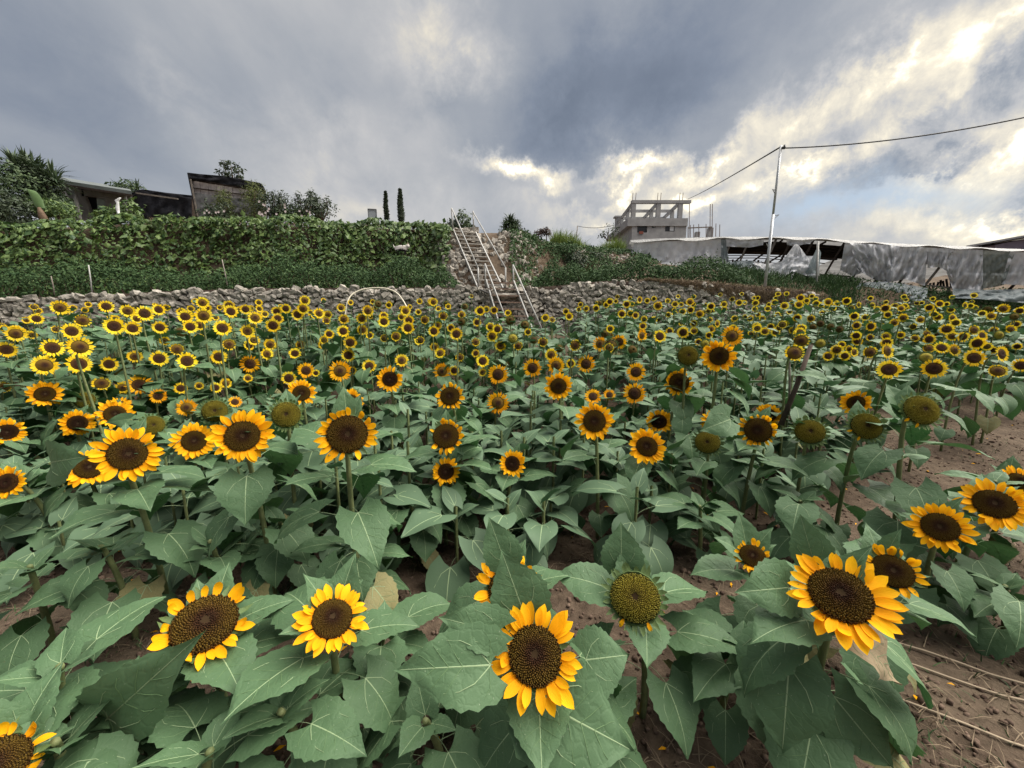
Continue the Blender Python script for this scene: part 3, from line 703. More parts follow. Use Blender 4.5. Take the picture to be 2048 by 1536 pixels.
plant('small_tree', P(465, 400, 21.5), 'small airy tree rising behind the black topped screen', 'tree',
      [(444, 344, 21.5, .3, .25, .16, 80, .15, G['dark']), (462, 330, 21.5, .42, .3, .2, 120, .15, G['dark']), (447, 328, 21.5, .2, .2, .12, 50, .15, G['dark']), (478, 338, 21.5, .26, .25, .12, 60, .15, G['dark']), (466, 350, 21.5, .4, .3, .14, 90, .15, G['dark']), (480, 355, 21.5, .2, .2, .12, 45, .15, G['dark'])])
for k, (px, top, Y, lab) in enumerate(((449, 386, 17.8, 'narrow green conifer shrub in front of the bamboo screen'), (509, 370, 17.9, 'rounder green conifer shrub at the right end of the screen'))):
    w = .42 if k == 0 else .52
    plant('conifer_shrub', P(px, 445, Y), lab, 'shrub', [(px, top+18, Y, w*.8, w*.8, .55, 1100, .07, G['conifer']), (px, top+42, Y, w, w, .75, 1300, .07, G['conifer'])], [([(px, 450, Y), (px, top+10, Y)], .05, .015)])
def rose(px, w, h, Y, n, label, nf):
    n = int(n*.62)
    t = plant('rose_bush', P(px, 445, Y), label, 'shrub',
        [(px+random.uniform(-w, w)*.8, 440-h*random.uniform(.15, .8), Y+random.uniform(-.3, .3), .42, .3, .36, n//9, .10, G['dark']) for _ in range(6)] +
        [(px+random.uniform(-w, w), 440-h*random.uniform(.8, 1.05), Y, .14, .12, .30, n//26, .10, G['dark']) for _ in range(5)] +
        [(px+random.uniform(-w, w), 430-h*random.uniform(0, .3), Y-.1, .5, .3, .25, n//10, .10, G['tree']) for _ in range(2)], None, 'rose bushes along the bank edge')
    for _ in range(nf):
        m = MB(); p = P(px+random.uniform(-w, w), 442-random.uniform(.1, .75)*h, Y-.45)-t.location
        for j in range(5):
            a = j*1.257; d = Vector((math.cos(a), -.35, math.sin(a)))*.045; s = Vector((-math.sin(a), 0, math.cos(a)))*.03
            m.add([p, p+d*.7-s, p+d*1.2, p+d*.7+s], [(0, 1, 2, 3)])
        m.build('flower', G['pink'], t)
rose(430, 26, 30, 17.4, 1500, 'low dark rose bush with few pale blooms before the bamboo screen', 7)
rose(548, 34, 52, 17.6, 2600, 'tall thin rose bush with pale pink blooms right of the screen', 14)
rose(600, 30, 46, 17.8, 2200, 'rose bush with sparse pink blooms between its two neighbours', 8)
rose(640, 24, 46, 18.0, 1900, 'straggly bush without blooms ending the rose row', 0)
sb = P(745, 446, 19.5)
sg = empty('notice_board', sb, 'plain pale grey board on two short legs on the bank edge', 'board')
m = MB(); q4 = [P(736, 418, 19.5)-sb, P(753, 419, 19.5)-sb, P(754, 442, 19.5)-sb, P(738, 442, 19.5)-sb]; quad_slab(m, q4, .03)
m.build('panel', mat('pale_board', None, .5, .4, noisy((.30, .34, .36), (.40, .44, .46), 2)), sg)
m = MB()
for a, b in ((0, 1), (1, 2), (2, 3), (3, 0)): m.bar(q4[a]+Vector((0, -.02, 0)), q4[b]+Vector((0, -.02, 0)), .03)
m.build('frame', mat('board_frame', (.16, .17, .18), .6, .3), sg)
for k in (3, 2): m = MB(); m.bar(q4[k], q4[k]+Vector((0, .1, -.5)), .04); m.build('leg', mat('board_leg', (.2, .2, .2), .6, .3), sg)
def cypress(px, top, bot, w, Y, label):
    b = P(px, bot, Y); t = empty('cypress_tree', b, label, 'tree', 'cypresses on the skyline'); h = P(px, top, Y).z-b.z; n = 3600; pts = []; nr = []
    for _ in range(n):
        q = random.random(); rad = w*(math.sin(math.pi*min(1, .16+.84*q*.98))**.55)*(1-q*.55)*(.8+.4*fbm(q*6, px, 3))
        a = random.uniform(0, 6.283); rr = rad*random.uniform(.5, 1.1); pts.append((math.cos(a)*rr+.012*math.sin(q*9), math.sin(a)*rr, .05+q*h)); nr.append((math.cos(a), math.sin(a), .3))
    tag(leaves('crown', pts, nr, .07, G['dark'], t, .4, .4, hang=-1.0), kind='stuff')
    m = MB(); m.tube([Vector((0, 0, -.2)), Vector((0, 0, h*.9))], [.05, .01], 6); m.build('trunk', G['bark'], t, True)
cypress(773.5, 386, 444, .10, 18.2, 'thinner and shorter of the two dark cypresses on the skyline')
cypress(802.5, 381, 446, .155, 18.2, 'taller and fuller of the two dark cypresses, nearer the stairs')
def cat_animal():
    c = P(806, 500, 15.35); b = c-Vector((0, 0, .16)); t = empty('cat', b, 'small black and white animal with pointed ears standing among the vines', 'animal')
    V = [(-.24, 0, .20), (-.10, 0, .235), (.05, 0, .225), (.14, 0, .25), (.20, -.02, .31), (.26, -.05, .30),
         (-.22, -.05, .10), (-.22, -.05, 0), (-.21, .05, .10), (-.21, .05, 0), (.07, -.045, .11), (.08, -.045, 0), (.08, .045, .11), (.09, .045, 0), (-.33, .02, .25), (-.38, .04, .36)]
    E = [(0, 1), (1, 2), (2, 3), (3, 4), (4, 5), (0, 6), (6, 7), (0, 8), (8, 9), (2, 10), (10, 11), (2, 12), (12, 13), (0, 14), (14, 15)]
    rad = [.10, .115, .105, .075, .085, .045, .04, .022, .04, .022, .032, .02, .032, .02, .022, .012]
    me = bpy.data.meshes.new('body'); me.from_pydata(V, E, []); o = link('body', me, t)
    sk = o.modifiers.new('skin', 'SKIN'); ss = o.modifiers.new('smooth', 'SUBSURF'); ss.levels = ss.render_levels = 2
    for k, v in enumerate(me.skin_vertices[0].data): v.radius = (rad[k]*1.0, rad[k]*1.0); v.use_root = (k == 0)
    def fur(tt, bb, out):
        v = tt.node('ShaderNodeTexCoord').outputs['Object']; sp = tt.node('ShaderNodeSeparateXYZ'); tt.put(sp.inputs[0], v)
        n = tt.noise(v, 6, 3, .5); f = tt.math('ADD', sp.outputs[2], tt.math('MULTIPLY', tt.math('SUBTRACT', n.outputs['Fac'], .5), .18))
        tt.l.new(tt.ramp(f, [(.15, (.02, .018, .018)), (.19, (.62, .57, .54))]), bb.inputs['Base Color'])
    me.materials.append(mat('black_white_fur', None, .9, .1, fur))
    m = MB()
    for s in (-1, 1):
        m.add([(.185, -.02+s*.02, .345), (.225, -.02+s*.035, .345), (.20, -.02+s*.05, .345), (.20, -.02+s*.045, .43)], [(0, 1, 3), (1, 2, 3), (2, 0, 3), (0, 2, 1)])
    m.build('ears', mat('pink_ear', (.50, .36, .33), .8, .2), t)
cat_animal()
plant('leafy_shrub', P(922, 460, 17.4), 'rounded dark bush behind the top railing of the stairs', 'shrub', [(925, 440, 17.4, .36, .3, .4, 500, .11, G['tree']), (905, 450, 17.4, .26, .3, .25, 260, .11, G['dark']), (935, 455, 17.4, .3, .3, .25, 260, .11, G['tree'])])
cb = P(1022, 480, 17.4)
cyc = plant('yucca_tree', cb, 'small spiky crowned palm right of the upper stairs', 'tree', [(1020, 462, 17.4, .38, .3, .42, 600, .12, G['tree']), (1030, 452, 17.4, .25, .2, .3, 260, .10, G['dark'])], [([(1022, 485, 17.4), (1020, 450, 17.4)], .08, .05)])
spikes('spiky_leaves', [P(1018, 446, 17.4), P(1026, 448, 17.4), P(1010, 455, 17.4), P(1033, 455, 17.4), P(1020, 440, 17.4)], .42, 40, G['yucca'], cyc, cb)
plant('leafy_shrub', P(1020, 505, 16.6), 'sprawling grey green bush below the small spiky palm', 'shrub',
      [(1000, 488, 16.9, .7, .4, .36, 900, .11, G['hedge']), (1030, 487, 17.0, .8, .4, .5, 1200, .11, G['tree']), (1055, 490, 17.6, .5, .4, .42, 700, .11, G['tree']), (1030, 505, 16.2, .6, .3, .3, 600, .11, G['hedge'])])
plant('columnar_shrub', P(1044, 478, 18.5), 'thin pointed dark shrub on the bank top', 'shrub', [(1043, 468, 18.5, .07, .07, .28, 160, .07, G['dark'])])
plant('leafy_shrub', P(1054, 480, 18.8), 'small round leafy shrub beside the thin pointed one', 'shrub', [(1054, 472, 18.8, .2, .2, .26, 130, .11, G['dark'])])
plant('small_tree', P(1093, 485, 20.5), 'small maroon leaved tree on the skyline left of the tall grass', 'tree',
      [(1078, 466, 20.5, .28, .2, .2, 160, .12, G['red']), (1088, 461, 20.5, .24, .2, .14, 120, .12, G['red']), (1096, 464, 20.5, .2, .2, .16, 100, .12, G['red'])], [([(1093, 490, 20.5), (1093, 470, 20.5), (1092, 460, 20.5)], .03, .012), ([(1093, 470, 20.5), (1078, 466, 20.5)], .015, .008)])
def grass_clump(px0, px1, topf, bot, Y, n, label):
    pts = []; hs = []
    for _ in range(n):
        px = random.uniform(px0, px1); b = P(px, bot(px), Y+random.uniform(-.5, .5)); b.z -= random.uniform(0, .25); pts.append(b); hs.append(max(.2, (bot(px)-topf(px))*Y/F*random.uniform(.7, 1.1)))
    o = blades('tall_grass', pts, hs, .035, G['grass'], lean=.22); tag(o, label, 'grass')
grass_clump(1102, 1180, lambda x: interp(x, [(1102, 468), (1112, 456), (1135, 458), (1160, 472), (1180, 492)]), lambda x: interp(x, [(1102, 490), (1180, 505)]), 20.3, 1500, 'wide clump of tall green grass on the stony bank')
grass_clump(1196, 1248, lambda x: interp(x, [(1196, 488), (1215, 476), (1240, 470), (1248, 485)]), lambda x: 512, 21.8, 1100, 'smaller bright green grass clump left of the greenhouse')
plant('leafy_shrub', P(1145, 525, 18.2), 'dark green bush growing from the middle of the stony bank', 'shrub', [(1140, 507, 18.2, .55, .4, .5, 800, .12, G['hedge']), (1150, 520, 18.0, .5, .3, .4, 600, .12, G['dark']), (1105, 497, 18.6, .6, .3, .22, 400, .11, G['hedge'])])
plant('leafy_shrub', P(1192, 525, 19), 'low dark bush hanging over the bank beside the rubble', 'shrub', [(1190, 517, 19, .45, .3, .3, 500, .11, G['dark'])])
plant('small_tree', P(1215, 480, 30), 'thin sparse sapling in front of the unfinished building', 'tree', [(1204, 468, 30, .3, .3, .3, 40, .18, G['dark']), (1218, 462, 30, .4, .3, .5, 60, .18, G['dark']), (1230, 466, 30, .3, .3, .5, 50, .18, G['dark'])])

# ------------------------------------------------------------------ unfinished concrete building
BY = 50.0
bo = P(1320, 443, BY); base_z = 5.4
bld = empty('unfinished_building', (bo.x, BY, base_z), 'bare concrete building under construction with an open roof frame', 'building')
o_ = Vector((bo.x, BY, base_z))
X0, X1 = P(1265, 443, BY).x, P(1374, 443, BY).x; ZS = P(1320, 443, BY).z; YB = BY+8.0
def W(x, y, z): return Vector((x, y, z))-o_
m = MB()
wins = []
for (a, b, c, d) in ((1275, 450, 1294, 465), (1304, 448, 1311, 456), (1331, 447, 1349, 463)):
    p = P(a, b, BY); q = P(c, d, BY); wins.append((p.x, q.x, q.z, p.z))
xs = [X0]+[v for w in wins for v in w[:2]]+[X1]
for k in range(0, len(xs)-1):                     # front wall pieces round the window openings
    a, b = xs[k], xs[k+1]
    if k % 2 == 0: m.box(W(a, BY, base_z), W(b, BY+.25, ZS-.55))
    else:
        w = wins[k//2]; m.box(W(a, BY, base_z), W(b, BY+.25, w[2])); m.box(W(a, BY, w[3]), W(b, BY+.25, ZS-.55))
m.box(W(X0, BY+.25, base_z), W(X0+.25, YB, ZS-.55)); m.box(W(X1-.25, BY+.25, base_z), W(X1, YB, ZS-.55)); m.box(W(X0, YB-.25, base_z), W(X1, YB, ZS-.6))
m.build('wall', CONC, bld)
WINM = mat('dark_window', (.012, .012, .014), .3, .5); GLS = mat('pale_pane', (.55, .57, .58), .25, .5)
for k, w in enumerate(wins):
    m = MB(); m.box(W(w[0], BY+.14, w[2]), W(w[1], BY+.18, w[3])); wo = m.build('window', WINM, bld)
    m = MB(); t_ = .08
    for lo, hi in (((w[0], w[2]), (w[1], w[2]+t_)), ((w[0], w[3]-t_), (w[1], w[3])), ((w[0], w[2]+t_), (w[0]+t_, w[3]-t_)), ((w[1]-t_, w[2]+t_), (w[1], w[3]-t_))):
        m.box(W(lo[0], BY+.03, lo[1]), W(hi[0], BY+.13, hi[1]))
    m.build('frame', WINM, wo)
    if k: m = MB(); xm = lerp(w[0], w[1], .52); m.box(W(xm, BY+.06, w[2]+t_), W(w[1]-t_, BY+.12, w[3]-t_)); m.build('pane', GLS, wo)
m = MB(); p = P(1278, 463, BY); q = P(1286, 468, BY); m.box(W(p.x, BY-.12, q.z), W(q.x, BY-.02, p.z)); m.build('cloth', mat('red_cloth', (.22, .08, .06), .9, .1), bld)
m = MB(); m.box(W(X0-.65, BY-.15, ZS-.55), W(X1+.05, YB+1.5, ZS)); m.box(W(X0-.65, BY-.15, ZS+.001), W(X1+.05, BY+.05, ZS+.35)); m.box(W(X0-.65, BY+.052, ZS+.001), W(X0-.50, YB+1.5, ZS+.35)); m.build('floor_slab', CONC, bld)
zf = P(1265, 400, BY).z; zr = ZS+1.6
cols = [P(x, 420, BY).x for x in (1268, 1318, 1362)]
for x in cols:
    m = MB(); m.box(W(x-.25, BY+.06, ZS+.36), W(x+.25, BY+.5, zf-.35)); m.build('column', CONC, bld)
    for y, z in ((BY+2.7, lerp(zf, zr, .34)), (BY+5.3, lerp(zf, zr, .67)), (YB, zr)):
        m = MB(); m.box(W(x-.2, y-.2, ZS+.002), W(x+.2, y+.2, z-.3)); m.build('column', CONC, bld)
    m = MB(); m.bar(W(x, BY+.52, zf-.18), W(x, YB+.3, zr-.15), .3, .32); m.build('roof_beam', CONC, bld)
m = MB(); m.box(W(cols[0]-.3, BY, zf-.34), W(X1+.35, BY+.5, zf)); m.build('roof_beam', CONC, bld)
for q in (.34, .67, 1.0):
    m = MB(); y = lerp(BY+.5, YB, q); z = lerp(zf, zr, q); m.box(W(cols[0]+.16, y-.15, z-.32), W(cols[1]-.16, y+.15, z-.02)); m.box(W(cols[1]+.16, y-.15, z-.32), W(cols[2]-.16, y+.15, z-.02)); m.build('roof_beam', CONC, bld)
m = MB(); p = P(1238, 433, BY+7); m.box(W(p.x-.4, BY+7, ZS+.36), W(p.x+.4, BY+7.6, ZS+2.2)); m.box(W(p.x-.6, BY+6.8, ZS+2.203), W(p.x+.6, BY+7.8, ZS+2.4)); m.build('column', CONC, bld)
m = MB()
for x in (P(1240, 470, BY+7).x, P(1253, 470, BY+4).x): m.box(W(x-.2, BY+5, base_z), W(x+.2, BY+5.4, ZS-.56))
m.build('column', CONC, bld)
m = MB(); m.box(W(X0-1.4, BY+1, ZS-3.6), W(X0-.01, YB, ZS-3.3)); m.build('balcony', CONC, bld)
for x in [c+d for c in cols for d in (-.18, .2)]:
    m = MB(); m.bar(W(x, BY+.25, zf), W(x+.03, BY+.25, zf+.9), .05); m.build('rebar', RUST, bld)
ext = P(1402, 456, BY)
for (px, y0, y1) in ((1378, 405, 480), (1376, 453, 480), (1381, 450, 480), (1387, 449, 480), (1398, 448, 480), (1412, 448, 480), (1424, 408, 480), (1420, 408, 455), (1431, 447, 480), (1439, 449, 480)):
    a = P(px+random.uniform(-1, 1), y0, BY+1); b = P(px, y1+6, BY+1); m = MB(); m.bar(Vector(a)-o_, Vector(b)-o_, .06); m.build('rebar', RUST, bld)
a = P(1376, 456, BY+.9); b = P(1424, 454, BY+.9); m = MB(); m.bar(Vector(a)-o_, Vector(b)-o_, .12); m.build('batten', WOOD, bld)
for (px, w) in ((1395, .25), (1421, .3)):
    a = P(px, 456 if w > .27 else 464, BY+1.2); m = MB(); m.box(W(a.x-w, BY+1, base_z), W(a.x+w, BY+1.5, a.z)); m.build('column', CONC, bld)
m = MB(); m.box(W(X1+.01, BY+1.6, base_z), W(X1+4.6, YB, P(1400, 484, BY).z)); m.build('wall', CONC, bld)

# ------------------------------------------------------------------ greenhouse of torn plastic
ga, gb = Vector((6.2, 20.0)), Vector((20.5, 15.2))
def gY(px):
    u = (px-1024)/F                               # where the sight line meets the front line (near the horizon row y = x direction)
    k = u/ (CT+ST*(768-520)/F)
    sl = (gb.y-ga.y)/(gb.x-ga.x); return (ga.y-sl*ga.x)/(1-sl*k)
def GP(px, py, off=0.0): return P(px, py, gY(px)+off)
gh = empty('greenhouse', (0, 0, 0), 'long ragged greenhouse of torn translucent plastic on bamboo posts', 'greenhouse')
def plastic(name, c1, c2, alpha):
    def f(t, b, out):
        v = t.node('ShaderNodeTexCoord').outputs['Object']; n = t.noise(v, 1.7, 6, .62, .6)
        st = t.node('ShaderNodeMapping'); t.put(st.inputs[0], v); st.inputs['Scale'].default_value = (2.2, 1, 1.3)
        n2 = t.noise(st.outputs[0], 2.2, 5, .6)
        c = t.ramp(t.math('ADD', t.math('MULTIPLY', n.outputs['Fac'], .5), t.math('MULTIPLY', n2.outputs['Fac'], .5)), [(.36, c1), (.62, c2)])
        t.l.new(c, b.inputs['Base Color']); bump(t, b, n2.outputs['Fac'], .6, .05)
        tr = t.node('ShaderNodeBsdfTranslucent'); t.put(tr.inputs[0], c); tp = t.node('ShaderNodeBsdfTransparent')
        m1 = t.node('ShaderNodeMixShader'); m1.inputs[0].default_value = .4; t.l.new(b.outputs[0], m1.inputs[1]); t.l.new(tr.outputs[0], m1.inputs[2])
        m2 = t.node('ShaderNodeMixShader'); t.put(m2.inputs[0], t.ramp(n.outputs['Fac'], [(.3, alpha*.2), (.7, alpha*.9)])); t.l.new(m1.outputs[0], m2.inputs[1]); t.l.new(tp.outputs[0], m2.inputs[2]); t.l.new(m2.outputs[0], out.inputs[0])
    return mat(name, None, .38, .5, f)
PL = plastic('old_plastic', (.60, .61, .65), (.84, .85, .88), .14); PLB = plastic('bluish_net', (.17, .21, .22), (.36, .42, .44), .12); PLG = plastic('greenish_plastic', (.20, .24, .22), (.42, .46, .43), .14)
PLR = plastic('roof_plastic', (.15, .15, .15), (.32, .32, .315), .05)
EAVE = [(1262, 481), (1300, 479), (1400, 476), (1450, 474), (1560, 474), (1640, 476), (1690, 480), (1790, 487), (1880, 491), (1960, 495), (2048, 499), (2200, 506)]
def eave(px): return interp(px, EAVE)
rows = [[], [], [], [], []]
for k in range(61):
    px = lerp(1262, 2200, k/60); e = eave(px); bulge = 6+3*math.sin(px*.02)+4*fbm(px*.03, 1, 3)
    b = GP(px, e+2+2*math.sin(px*.06)+3*fbm(px*.05, 7), -.22); c = GP(px, e, -.05)
    rows[0].append(b); rows[1].append(c); rows[2].append(c+Vector((.1, .5, .10+.03*fbm(px*.05, 2)))); rows[3].append(c+Vector((.25, 1.0, .17+.006*bulge))); rows[4].append(c+Vector((.4, 1.7, .12)))
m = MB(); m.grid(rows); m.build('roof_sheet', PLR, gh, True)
m = MB(); pl_ = [GP(px, eave(px)+3, 0) for px in np.linspace(1262, 2200, 40)]; m.tube(pl_, .05, 6); m.build('eave_pole', WOOD, gh, True)
for px, bot, w in ((1274, 530, .05), (1301, 532, .05), (1324, 536, .05), (1346, 540, .05), (1372, 540, .05), (1398, 545, .05), (1429, 548, .05), (1465, 552, .05), (1499, 552, .05), (1553, 556, .06), (1584, 577, .06), (1628, 560, .06), (1690, 570, .05), (1750, 578, .05), (1800, 580, .05), (1852, 585, .06), (1909, 590, .06), (1965, 590, .05), (2020, 598, .06), (2090, 610, .06)):
    dx = -(px-1024)*.00012*(bot-eave(px))*1.2
    m = MB(); a = GP(px, eave(px)+3, .04); b = GP(px+dx*6, bot, .04); m.tube([a, lerp(a, b, .5)+Vector((random.uniform(-.02, .02), 0, 0)), b, b-Vector((0, 0, .25))], w*.8, 6); m.build('post', WOOD if px % 2 else DWOOD, gh, True)
fp = lambda px0, px1, off=-.25: MB()
for (px, top, bot, off) in ((1636, 483, 603, -1.2), (1548+37, 548, 590, -1.0)):
    m = MB(); a = GP(px, top, off); b = GP(px-4, bot, off); m.tube([a, b], .04, 6); m.build('post', STEEL, gh, True)
m = MB(); m.bar(GP(1285, 524, 0), GP(1440, 545, 0), .05); m.build('rail', DWOOD, gh)
m = MB(); m.bar(GP(1282, 510, .03), GP(1302, 492, .03), .05); m.build('brace', DWOOD, gh)
m = MB(); m.bar(GP(1856, 571, 0), GP(1908, 576, 0), .06); m.build('rail', WOOD, gh)
m = MB(); m.bar(GP(1640, 549, .5), GP(1700, 553, .5), .05); m.build('rail', DWOOD, gh)
# inner roof: rafters and battens standing dark against the sky
gdir = Vector((gb.x-ga.x, gb.y-ga.y, 0)).normalized(); gin = Vector((-gdir.y, gdir.x, 0))
zE = lambda px: GP(px, eave(px)+3).z
def inner(px, d, dz): q = GP(px, eave(px)+3); return q+gin*d+Vector((0, 0, dz))
for k, d in enumerate(np.concatenate([np.concatenate([np.arange(.8, 3.2, .42), np.arange(3.5, 6, .72)]), np.arange(6.3, 17, 1.15)])):
    dz = -.06-.05*d
    m = MB(); pts = [inner(px, d, dz+random.uniform(-.05, .05)) for px in (1440, 1500, 1560, 1620, 1690, 1740)]
    wd = .16 if d < 3.2 else random.choice((.05, .06, .08))
    for a, b in zip(pts[:-1], pts[1:]): m.bar(a, b, wd, .035 if d > 3 else .12)
    m.build('batten', DWOOD, gh)
for px in range(1436, 1740, 44):
    m = MB(); pts = [inner(px, d, -.02-.05*d) for d in (.2, 2.5, 8, 16)]
    for a, b in zip(pts[:-1], pts[1:]): m.bar(a, b, .05, .07)
    m.build('rafter', DWOOD, gh)
for px in (1452, 1480, 1510, 1545, 1575, 1605, 1650, 1680, 1885):
    for d in (4.5, 9):
        a = inner(px, d, -.06-.05*d); m = MB(); b = a.copy(); b.z = ground(a.x, a.y, False)-.1; m.bar(a, b, .07); m.bar(a-Vector((0, 0, .5)), a+Vector((.5, 0, -.05)), .03); m.bar(a-Vector((0, 0, .5)), a+Vector((-.5, 0, -.05)), .03); m.build('post', DWOOD, gh)
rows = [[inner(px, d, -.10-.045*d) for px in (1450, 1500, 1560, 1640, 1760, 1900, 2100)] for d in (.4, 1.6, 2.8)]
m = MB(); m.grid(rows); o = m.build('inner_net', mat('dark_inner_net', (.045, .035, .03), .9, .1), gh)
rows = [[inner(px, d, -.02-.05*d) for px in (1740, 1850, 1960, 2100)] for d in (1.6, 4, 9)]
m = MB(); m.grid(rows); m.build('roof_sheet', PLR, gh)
S = lambda *a, **k: sheet('plastic_sheet', *a, **k)
S([(1268, 484), (1300, 483), (1350, 482)], [(1258, 522), (1300, 525), (1350, 527)], gY, PL, gh, 30, 10, .05, 31, 5, .5, off=-.08)
S([(1350, 482), (1400, 480), (1442, 478)], [(1350, 527), (1400, 531), (1455, 530)], gY, PL, gh, 30, 10, .07, 33, 6, .8, off=-.09)
S([(1442, 479), (1452, 479)], [(1442, 528), (1458, 524)], gY, PLB, gh, 8, 8, .06, 34, 2, .5, off=-.12)
S([(1262, 520), (1350, 526), (1440, 533)], [(1262, 531), (1350, 536), (1440, 542)], gY, PL, gh, 30, 5, .06, 35, 6, .4, off=-.2, drape=.3)
S([(1451, 478), (1500, 478), (1528, 480)], [(1453, 493), (1500, 495), (1526, 490)], gY, PL, gh, 18, 5, .05, 36, 4, .5, off=-.1)
S([(1460, 525), (1485, 521), (1507, 521)], [(1455, 536), (1480, 537), (1505, 529)], gY, PLB, gh, 12, 5, .06, 37, 3, .6, off=-.15, drape=.2)
S([(1507, 523), (1530, 528), (1560, 524), (1590, 512), (1634, 512)], [(1515, 540), (1530, 556), (1560, 560), (1585, 542), (1632, 558)], gY, PL, gh, 40, 12, .08, 38, 6, 1.3, off=-.6, drape=.3)
S([(1589, 489), (1593, 488), (1597, 490)], [(1560, 528), (1590, 540), (1620, 522)], gY, PL, gh, 14, 12, .07, 39, 3, 1.0, off=-.5, drape=.2)
S([(1572, 478), (1600, 477), (1630, 479)], [(1574, 490), (1592, 492), (1618, 487)], gY, PL, gh, 14, 4, .05, 40, 3, .6, off=-.12)
S([(1632, 500), (1638, 497), (1642, 505)], [(1610, 545), (1632, 560), (1636, 556)], gY, PLB, gh, 8, 10, .06, 41, 2, .5, off=-.9)
S([(1690, 484), (1730, 486), (1775, 489)], [(1680, 540), (1705, 552), (1725, 546)], gY, PL, gh, 26, 14, .11, 42, 5, 1.6, off=-.12)
S([(1700, 486), (1750, 489), (1800, 492)], [(1715, 540), (1750, 560), (1775, 566)], gY, PL, gh, 30, 14, .12, 43, 6, -1.6, off=-.22)
S([(1776, 491), (1810, 493), (1855, 495)], [(1772, 566), (1810, 558), (1850, 572)], gY, PL, gh, 30, 14, .11, 44, 5, 1.4, off=-.15)
S([(1855, 495), (1880, 496), (1905, 497)], [(1855, 536), (1878, 534), (1904, 548)], gY, PL, gh, 18, 8, .08, 45, 4, .8, off=-.12)
S([(1900, 497), (1930, 498), (1966, 500)], [(1893, 545), (1906, 580), (1966, 580)], gY, PL, gh, 24, 12, .10, 46, 4, 1.6, off=-.15)
S([(1960, 500), (1990, 502), (2030, 504)], [(1964, 578), (1990, 574), (2008, 570)], gY, PLG, gh, 24, 14, .07, 47, 2, 3.0, off=-.1)
S([(2020, 503), (2060, 505), (2190, 512)], [(2002, 568), (2060, 572), (2190, 590)], gY, PL, gh, 34, 12, .1, 48, 8, 1.0, off=-.16)
S([(1905, 577), (1960, 580), (2048, 578), (2180, 590)], [(1906, 596), (1960, 598), (2048, 606), (2180, 620)], gY, PLB, gh, 40, 7, .09, 49, 7, 1.5, off=-.3, drape=.35)
S([(1718, 566), (1760, 563), (1810, 568), (1856, 576)], [(1712, 596), (1760, 618), (1810, 612), (1852, 606)], gY, PLB, gh, 40, 10, .12, 50, 6, 2.0, off=-.35, drape=.8)
S([(1714, 572), (1722, 566)], [(1700, 600), (1722, 632)], gY, PLB, gh, 8, 10, .09, 51, 2, .7, off=-.9, drape=.5)
for k in range(7):
    m = MB(); m.bar(GP(1860+k*7, 572+k*.6, .5), GP(1861+k*7+random.uniform(-4, 4), 562+random.uniform(-4, 5), .5), .05); m.build('picket', DWOOD, gh)
# weeds below it
pts = []
for _ in range(17000):
    px = random.uniform(1440, 2150); off = random.uniform(-3.0, .6) if random.random() < .7 else random.uniform(.6, 7); q = GP(px, 560, off)
    dens = 1 if 1640 < px < 1730 or px > 1850 else .55
    if random.random() < dens: pts.append((q.x, q.y, ground(q.x, q.y)-.05))
tag(blades('weeds', pts, [.62 if proj(p)[0] < 1715 else .30 for p in pts], .03, G['hedge'], lean=.5), 'rank dark green weeds on the slope below the greenhouse', 'weeds', kind='stuff')
pts = [(x, y, z+.1) for x, y, z in pts[::3]]
tag(leaves('weed_leaves', pts+[(x, y+.1, z+.25) for x, y, z in pts], [(0, -.5, .8)]*(2*len(pts)), .09, G['hedge'], spread=.8), 'small dark leaves among the weeds below the greenhouse', 'weeds', kind='stuff')
hr_ = empty('house', P(2010, 500, 34), 'house with a low grey gable roof behind the greenhouse', 'house'); ho = hr_.location
m = MB(); a = [Vector(P(*p))-ho for p in ((1935, 495, 32), (2048, 470, 34), (2230, 500, 34), (2230, 470, 42), (2060, 452, 44), (1945, 492, 41))]
quad_slab(m, [Vector(P(*p))-ho for p in ((1932, 495, 34), (2060, 472, 34), (2075, 473, 42), (1945, 495, 42))], .15); quad_slab(m, [Vector(P(*p))-ho for p in ((2060, 472, 34), (2260, 498, 34), (2250, 500, 42), (2075, 473, 42))], .15)
m.build('roof', mat('grey_roof', None, .6, .4, noisy((.13, .13, .14), (.20, .20, .21), 2)), hr_)
m = MB(); p = [Vector(P(*p))-ho for p in ((1990, 490, 34.6), (2060, 476, 34.6), (2200, 496, 34.6), (2200, 530, 34.6), (1990, 530, 34.6))]; m.add(p+[v+Vector((0, 6, 0)) for v in p], [(0,1,2,3,4),(9,8,7,6,5),(0,5,6,1),(1,6,7,2),(2,7,8,3),(3,8,9,4),(4,9,5,0)])
m.build('wall', mat('mauve_wall', None, .8, .2, noisy((.17, .15, .20), (.22, .20, .26), 2)), hr_)

